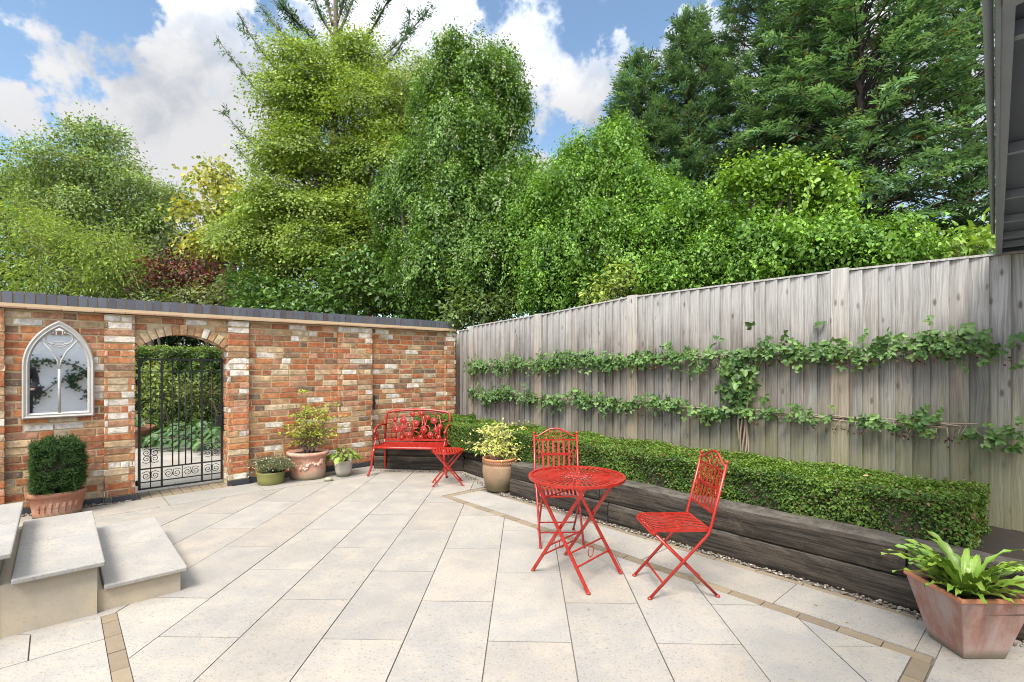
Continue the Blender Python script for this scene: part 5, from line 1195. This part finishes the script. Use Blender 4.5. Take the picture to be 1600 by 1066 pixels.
def wire(zl, zr): return lambda b: zl+(zr-zl)*(b-.45)/(6.7-.45)
WU, WL = wire(1.475, 1.64), wire(1.03, 1.045)
for Wf, n, th_, lo in ((WU, 1450, .056, .45), (WL, 820, .044, .45)):
    cl_ = np.sort(RNG.uniform(lo, 6.72, n//9)); pr = np.clip(1.05-.02*cl_ if Wf is WL else 1.0-.02*cl_, .35, 1); cl_ = cl_[RNG.random(len(cl_)) < pr]
    b = np.repeat(cl_, 8)+RNG.normal(0, .07, len(cl_)*8); zz = Wf(b)+np.repeat(RNG.normal(0, .035, len(cl_)), 8)+.03*np.sin(b*5.3); thv = np.where(b < 3.2, 1.25, .9)
    hband(b, zz, th_*thv*.75, 1, .046)
n = 120; b = 4.84+RNG.normal(0, .085, n)-.06; hband(b, RNG.uniform(1.05, 1.6, n), .02, 1, .062)
n = 26; b = RNG.uniform(4.4, 6.7, n); hband(b, WU(b)+np.abs(RNG.normal(.07, .06, n)), .02, 1, .066)
for Wf in (WU, WL):
    for k in range(4):
        m.tube([(.035+.02*math.sin(b*3+k), b-4.84, Wf(b)-.33+.02*math.sin(b*4.1+k*2)+RNG.normal(0, .006)) for b in np.arange(.5+k*.05, 6.65-k*.1, .14)], .0055, 5)
for k in range(5):
    m.tube([(.05+.012*math.cos(k*1.3+z*9), .015*math.sin(k*1.3+z*9)+(k-2)*.012*(1+z), z) for z in np.arange(-.02, 1.3, .07)], .0085, 6)
for k in range(90):
    b = RNG.uniform(3.5, 6.7); Wf = WU if RNG.random() < .6 else WL; z = Wf(b)-.33; a_ = RNG.normal(0, .05, 2); m.tube([(.04, b-4.84, z), (.08, b-4.84+a_[0], z-.05), (.08, b-4.84+a_[0]*1.6, z-RNG.uniform(.06, .14))], .0022, 4)
    L.add(np.array([[.08, b-4.84+a_[0]*1.6, z-.1]]*3)+RNG.normal(0, .018, (3, 3)), rdir(3)+np.array([1, 0, 0]), rdir(3), .022, [(.10, .04, .03), (.16, .09, .04), (.07, .03, .025)], .8, 'diamond')
m.build('cane', PALEBARK, es); L.build('leaves', LEAFG, es)
m = MB()
for Wf in (WU, WL): m.tube([(.02, b-4.84, Wf(b)-.34) for b in np.linspace(.45, 7.4, 12)], .0016, 4)
m.build('wire', IRON, es)

# ---- clipped yew in the oval pot
yw = thing('clipped_yew', 'clipped barrel shaped dark yew growing in the oval pot', 'shrub', W(5.005, .185, .215), YROT); L = Leaves(); m = MB()
k = 4200; d = rdir(k); q = np.sign(d)*np.abs(d)**.5; q = q/np.maximum(np.abs(q).max(1, keepdims=True), 1e-6)*.55+d*.45; lum = 1+.05*np.sin(d[:, 0]*11)+.05*np.sin(d[:, 2]*13+1)
P = q*np.array([.180, .14, .245])*(lum*np.clip(RNG.normal(1, .06, k), .7, 1.15))[:, None]+np.array([0, .0, .275])
for j in range(9):
    D = nrm(d+np.array([0, 0, .35])+RNG.normal(0, .45, (k, 3))); bri = np.exp(RNG.normal(0, .25, k))
    L.add(P+D*(.008*j-.03)[None] if False else P+D*(.006*j-.03), rdir(k)+d*.6, D+rdir(k)*.8, .034, lerp_cols((.016, .042, .016), (.065, .125, .035), np.clip(.1*j+RNG.normal(0, .2, k), 0, 1))*bri[:, None], .17, 'diamond')
m.tube([(0, 0, -.02), (.01, .01, .3)], [.03, .015], 7); m.build('trunk', BARK, yw); L.build('crown', NEEDLE, yw)
m = MB(); m.ball((0, .0, .275), 1, 16, 10, (.15, .11, .20)); m.build('twig_core', bpy.data.materials['twigs'], yw)

# ---- airy shrub in the garland pot
def twiggy(name, label, cat, base, tips, leaf, per, c0, c1, aspect, rise=.0, group=None, shape='ovate', mat=None, spread=.05, flat=.35, sr=.009, bark=None):
    t = thing(name, label, cat, base, 0, group); L = Leaves(); m = MB()
    for tip in tips:
        tip = np.array(tip, float); s0 = np.array([tip[0]*.18+RNG.normal(0, .02), tip[1]*.18+RNG.normal(0, .02), 0]); pts = limb(m, s0, tip, sr, .0025, .10, 7, .0)
        for k in range(7):
            a_ = pts[3+RNG.integers(0, 4)]; e = a_+np.array([RNG.normal(0, 1.6), RNG.normal(0, 1.1), abs(RNG.normal(0, .5))+rise])*spread*1.3; tw = limb(m, a_, e, .0028, .001, .1, 4)
            n = per; u = RNG.random(n); P = np.array(a_)*(1-u)[:, None]+e*u[:, None]+RNG.normal(size=(n, 3))*np.array([1, 1, flat])*spread*.45
            L.add(P, np.array([0, -.35, 1.])+RNG.normal(0, .45, (n, 3)), (e-a_)/max(np.linalg.norm(e-a_), 1e-3)+RNG.normal(0, .7, (n, 3)), leaf*np.exp(RNG.normal(0, .25, n)), lerp_cols(c0, c1, np.clip(RNG.normal(.5, .3, n), 0, 1))*np.exp(RNG.normal(0, .15, n))[:, None], aspect, shape)
    m.build('stem', bark or BARK, t); L.build('leaves', mat or LEAF, t); return t
def tipx(lst, Y, base):
    return [tuple(pt(x, y, Y+RNG.normal(0, .05))-np.array(base)) for x, y in lst]
b0 = (-2.715, 6.70, .33)
twiggy('airy_shrub', 'airy yellow green twiggy shrub growing in the garland pot', 'shrub', b0, tipx([(470, 595), (458, 612), (478, 625), (462, 640), (500, 628), (522, 622), (510, 645), (488, 655), (475, 670), (500, 665), (528, 652), (465, 680), (495, 680)], 6.68, b0), .036, 11, (.20, .27, .03), (.46, .46, .07), .5, spread=.085, sr=.007)
b0 = (-2.275, 6.80, .2)
hos = clump_plant('hosta', 'lime green hosta spilling from the grey pot by the wall', 'plant', b0, 46, .105, .17, .16, (.16, .25, .04), (.32, .42, .09), .58)
b0 = (-3.055, 6.38, .135)
twiggy('daisy_plant', 'fine leaved plant with tiny white flowers in the olive green pot', 'plant', b0, [(x, y, z) for x, y, z in zip(RNG.normal(.03, .14, 34), RNG.normal(0, .11, 34), RNG.uniform(.05, .20, 34))], .017, 34, (.10, .13, .05), (.20, .20, .10), .34, spread=.05, sr=.0025)
Lf = Leaves(); n = 60; P = np.array(b0)+np.stack([RNG.normal(.03, .14, n), RNG.normal(-.05, .10, n), RNG.uniform(.05, .20, n)], 1)-np.array(b0)
for j in range(5): Lf.add(P, np.array([0, -.6, .8])+RNG.normal(0, .3, (n, 3)), rdir(n), .009, (.7, .7, .66), .7, 'diamond')
Lf.build('blossom', LEAF, bpy.data.objects['daisy_plant'])
b0 = (-.150, 6.05, .34)
twiggy('variegated_shrub', 'cream and yellow variegated shrub with tiered branches in the belly pot', 'shrub', b0, tipx([(752, 668), (768, 662), (785, 660), (795, 657), (757, 678), (775, 675), (790, 672), (800, 675), (765, 692), (790, 690), (800, 705), (815, 707), (825, 707), (770, 697), (806, 712)], 6.02, b0), .036, 11, (.34, .42, .08), (.70, .66, .25), .42, spread=.075, sr=.006, flat=.25, bark=PALEBARK)

# ---- hart's tongue fern in the planter
fe = thing('fern', 'glossy lime green strap leaved fern filling the square planter', 'plant', (2.407, 2.672, .29), 0); 
FERN = mat_plain('fern_frond', (1, 1, 1), .36, 0, .16, 18, .25, 90, attr=True)
fm = MB(); fm.sm = True
def frond(az, ln, rise, wd, cur):
    n = 14; cx_, cy_ = .03*math.cos(az), .03*math.sin(az); P = []; F = []; dirh = Vector((math.cos(az), math.sin(az), 0)); side = Vector((-math.sin(az), math.cos(az), 0)); tw = random.uniform(-.5, .5); bend = random.uniform(-.35, .35)
    pos = Vector((cx_, cy_, -.03)); th_ = rise
    fm.cur = cur
    for i in range(n+1):
        u = i/n; w_ = wd*(min(1, .22+u*2.6) if u < .5 else max(.04, 1-((u-.5)/.5)**2.4))*.5; wav = .008*math.sin(i*2.2+az*5)
        s2 = (side*math.cos(tw*u)+Vector((0, 0, 1))*math.sin(tw*u)); dh = dirh+side*bend*u
        nrm_ = Vector((-dh.x*math.sin(th_), -dh.y*math.sin(th_), math.cos(th_)))
        P += [pos-s2*w_+nrm_*(w_*.28+wav), pos-s2*w_*.5+nrm_*w_*.10, pos-nrm_*w_*.16, pos+s2*w_*.5+nrm_*w_*.10, pos+s2*w_+nrm_*(w_*.28-wav)]
        pos = pos+(dh*math.cos(th_)+Vector((0, 0, math.sin(th_))))*(ln/n); th_ -= (rise+.45)/n*(.35+1.1*u)
    for i in range(n):
        for k in range(4): F.append((i*5+k, i*5+k+1, i*5+5+k+1, i*5+5+k))
    fm.add(P, F)
rf = random.Random(11)
for i in range(58):
    az = 2*math.pi*i/58*3.0+rf.uniform(-.3, .3); f = rf.uniform(.75, 1.2); hi = rf.random()
    frond(az, rf.uniform(.27, .43), rf.uniform(.65, 1.45), rf.uniform(.032, .049), (.165*f+.08*hi, .29*f+.06*hi, .035*f+.01*hi))
fm.build('fronds', FERN, fe)
# ---- climber on the white wall, seen in the mirror
wc = thing('wall_climber', 'thin climber with dark leaves on the white wall, seen in the mirror', 'climber', W(5.0, 8.78), YROT); L = Leaves(); m = MB()
for pts in ([(.6, .3), (.3, .8), (.0, 1.1), (-.5, 1.3), (-.9, 1.35)], [(-.9, .3), (-.7, .7), (-.75, 1.1), (-.4, 1.45), (-.1, 1.55), (.5, 1.6)], [(.3, .8), (.5, 1.2), (.45, 1.6)], [(-.7, .7), (-.3, 1.0), (-.25, 1.3)]):
    q = [(x, -.03, z) for x, z in pts]; m.tube(q, .012, 6)
    for k in range(26):
        i = RNG.integers(0, len(q)-1); u = RNG.random(); c = np.array(q[i])*(1-u)+np.array(q[i+1])*u
        P = c+RNG.normal(0, 1, (5, 3))*np.array([.07, .02, .05])+np.array([0, -.03, 0]); L.add(P, np.array([0, -1., .4])+RNG.normal(0, .4, (5, 3)), rdir(5)+np.array([0, 0, -.4]), .075, np.array([.03, .065, .02])*RNG.uniform(.7, 1.6, (5, 1)), .5)
m.build('stem', BARK, wc); L.build('leaves', LEAFG, wc)
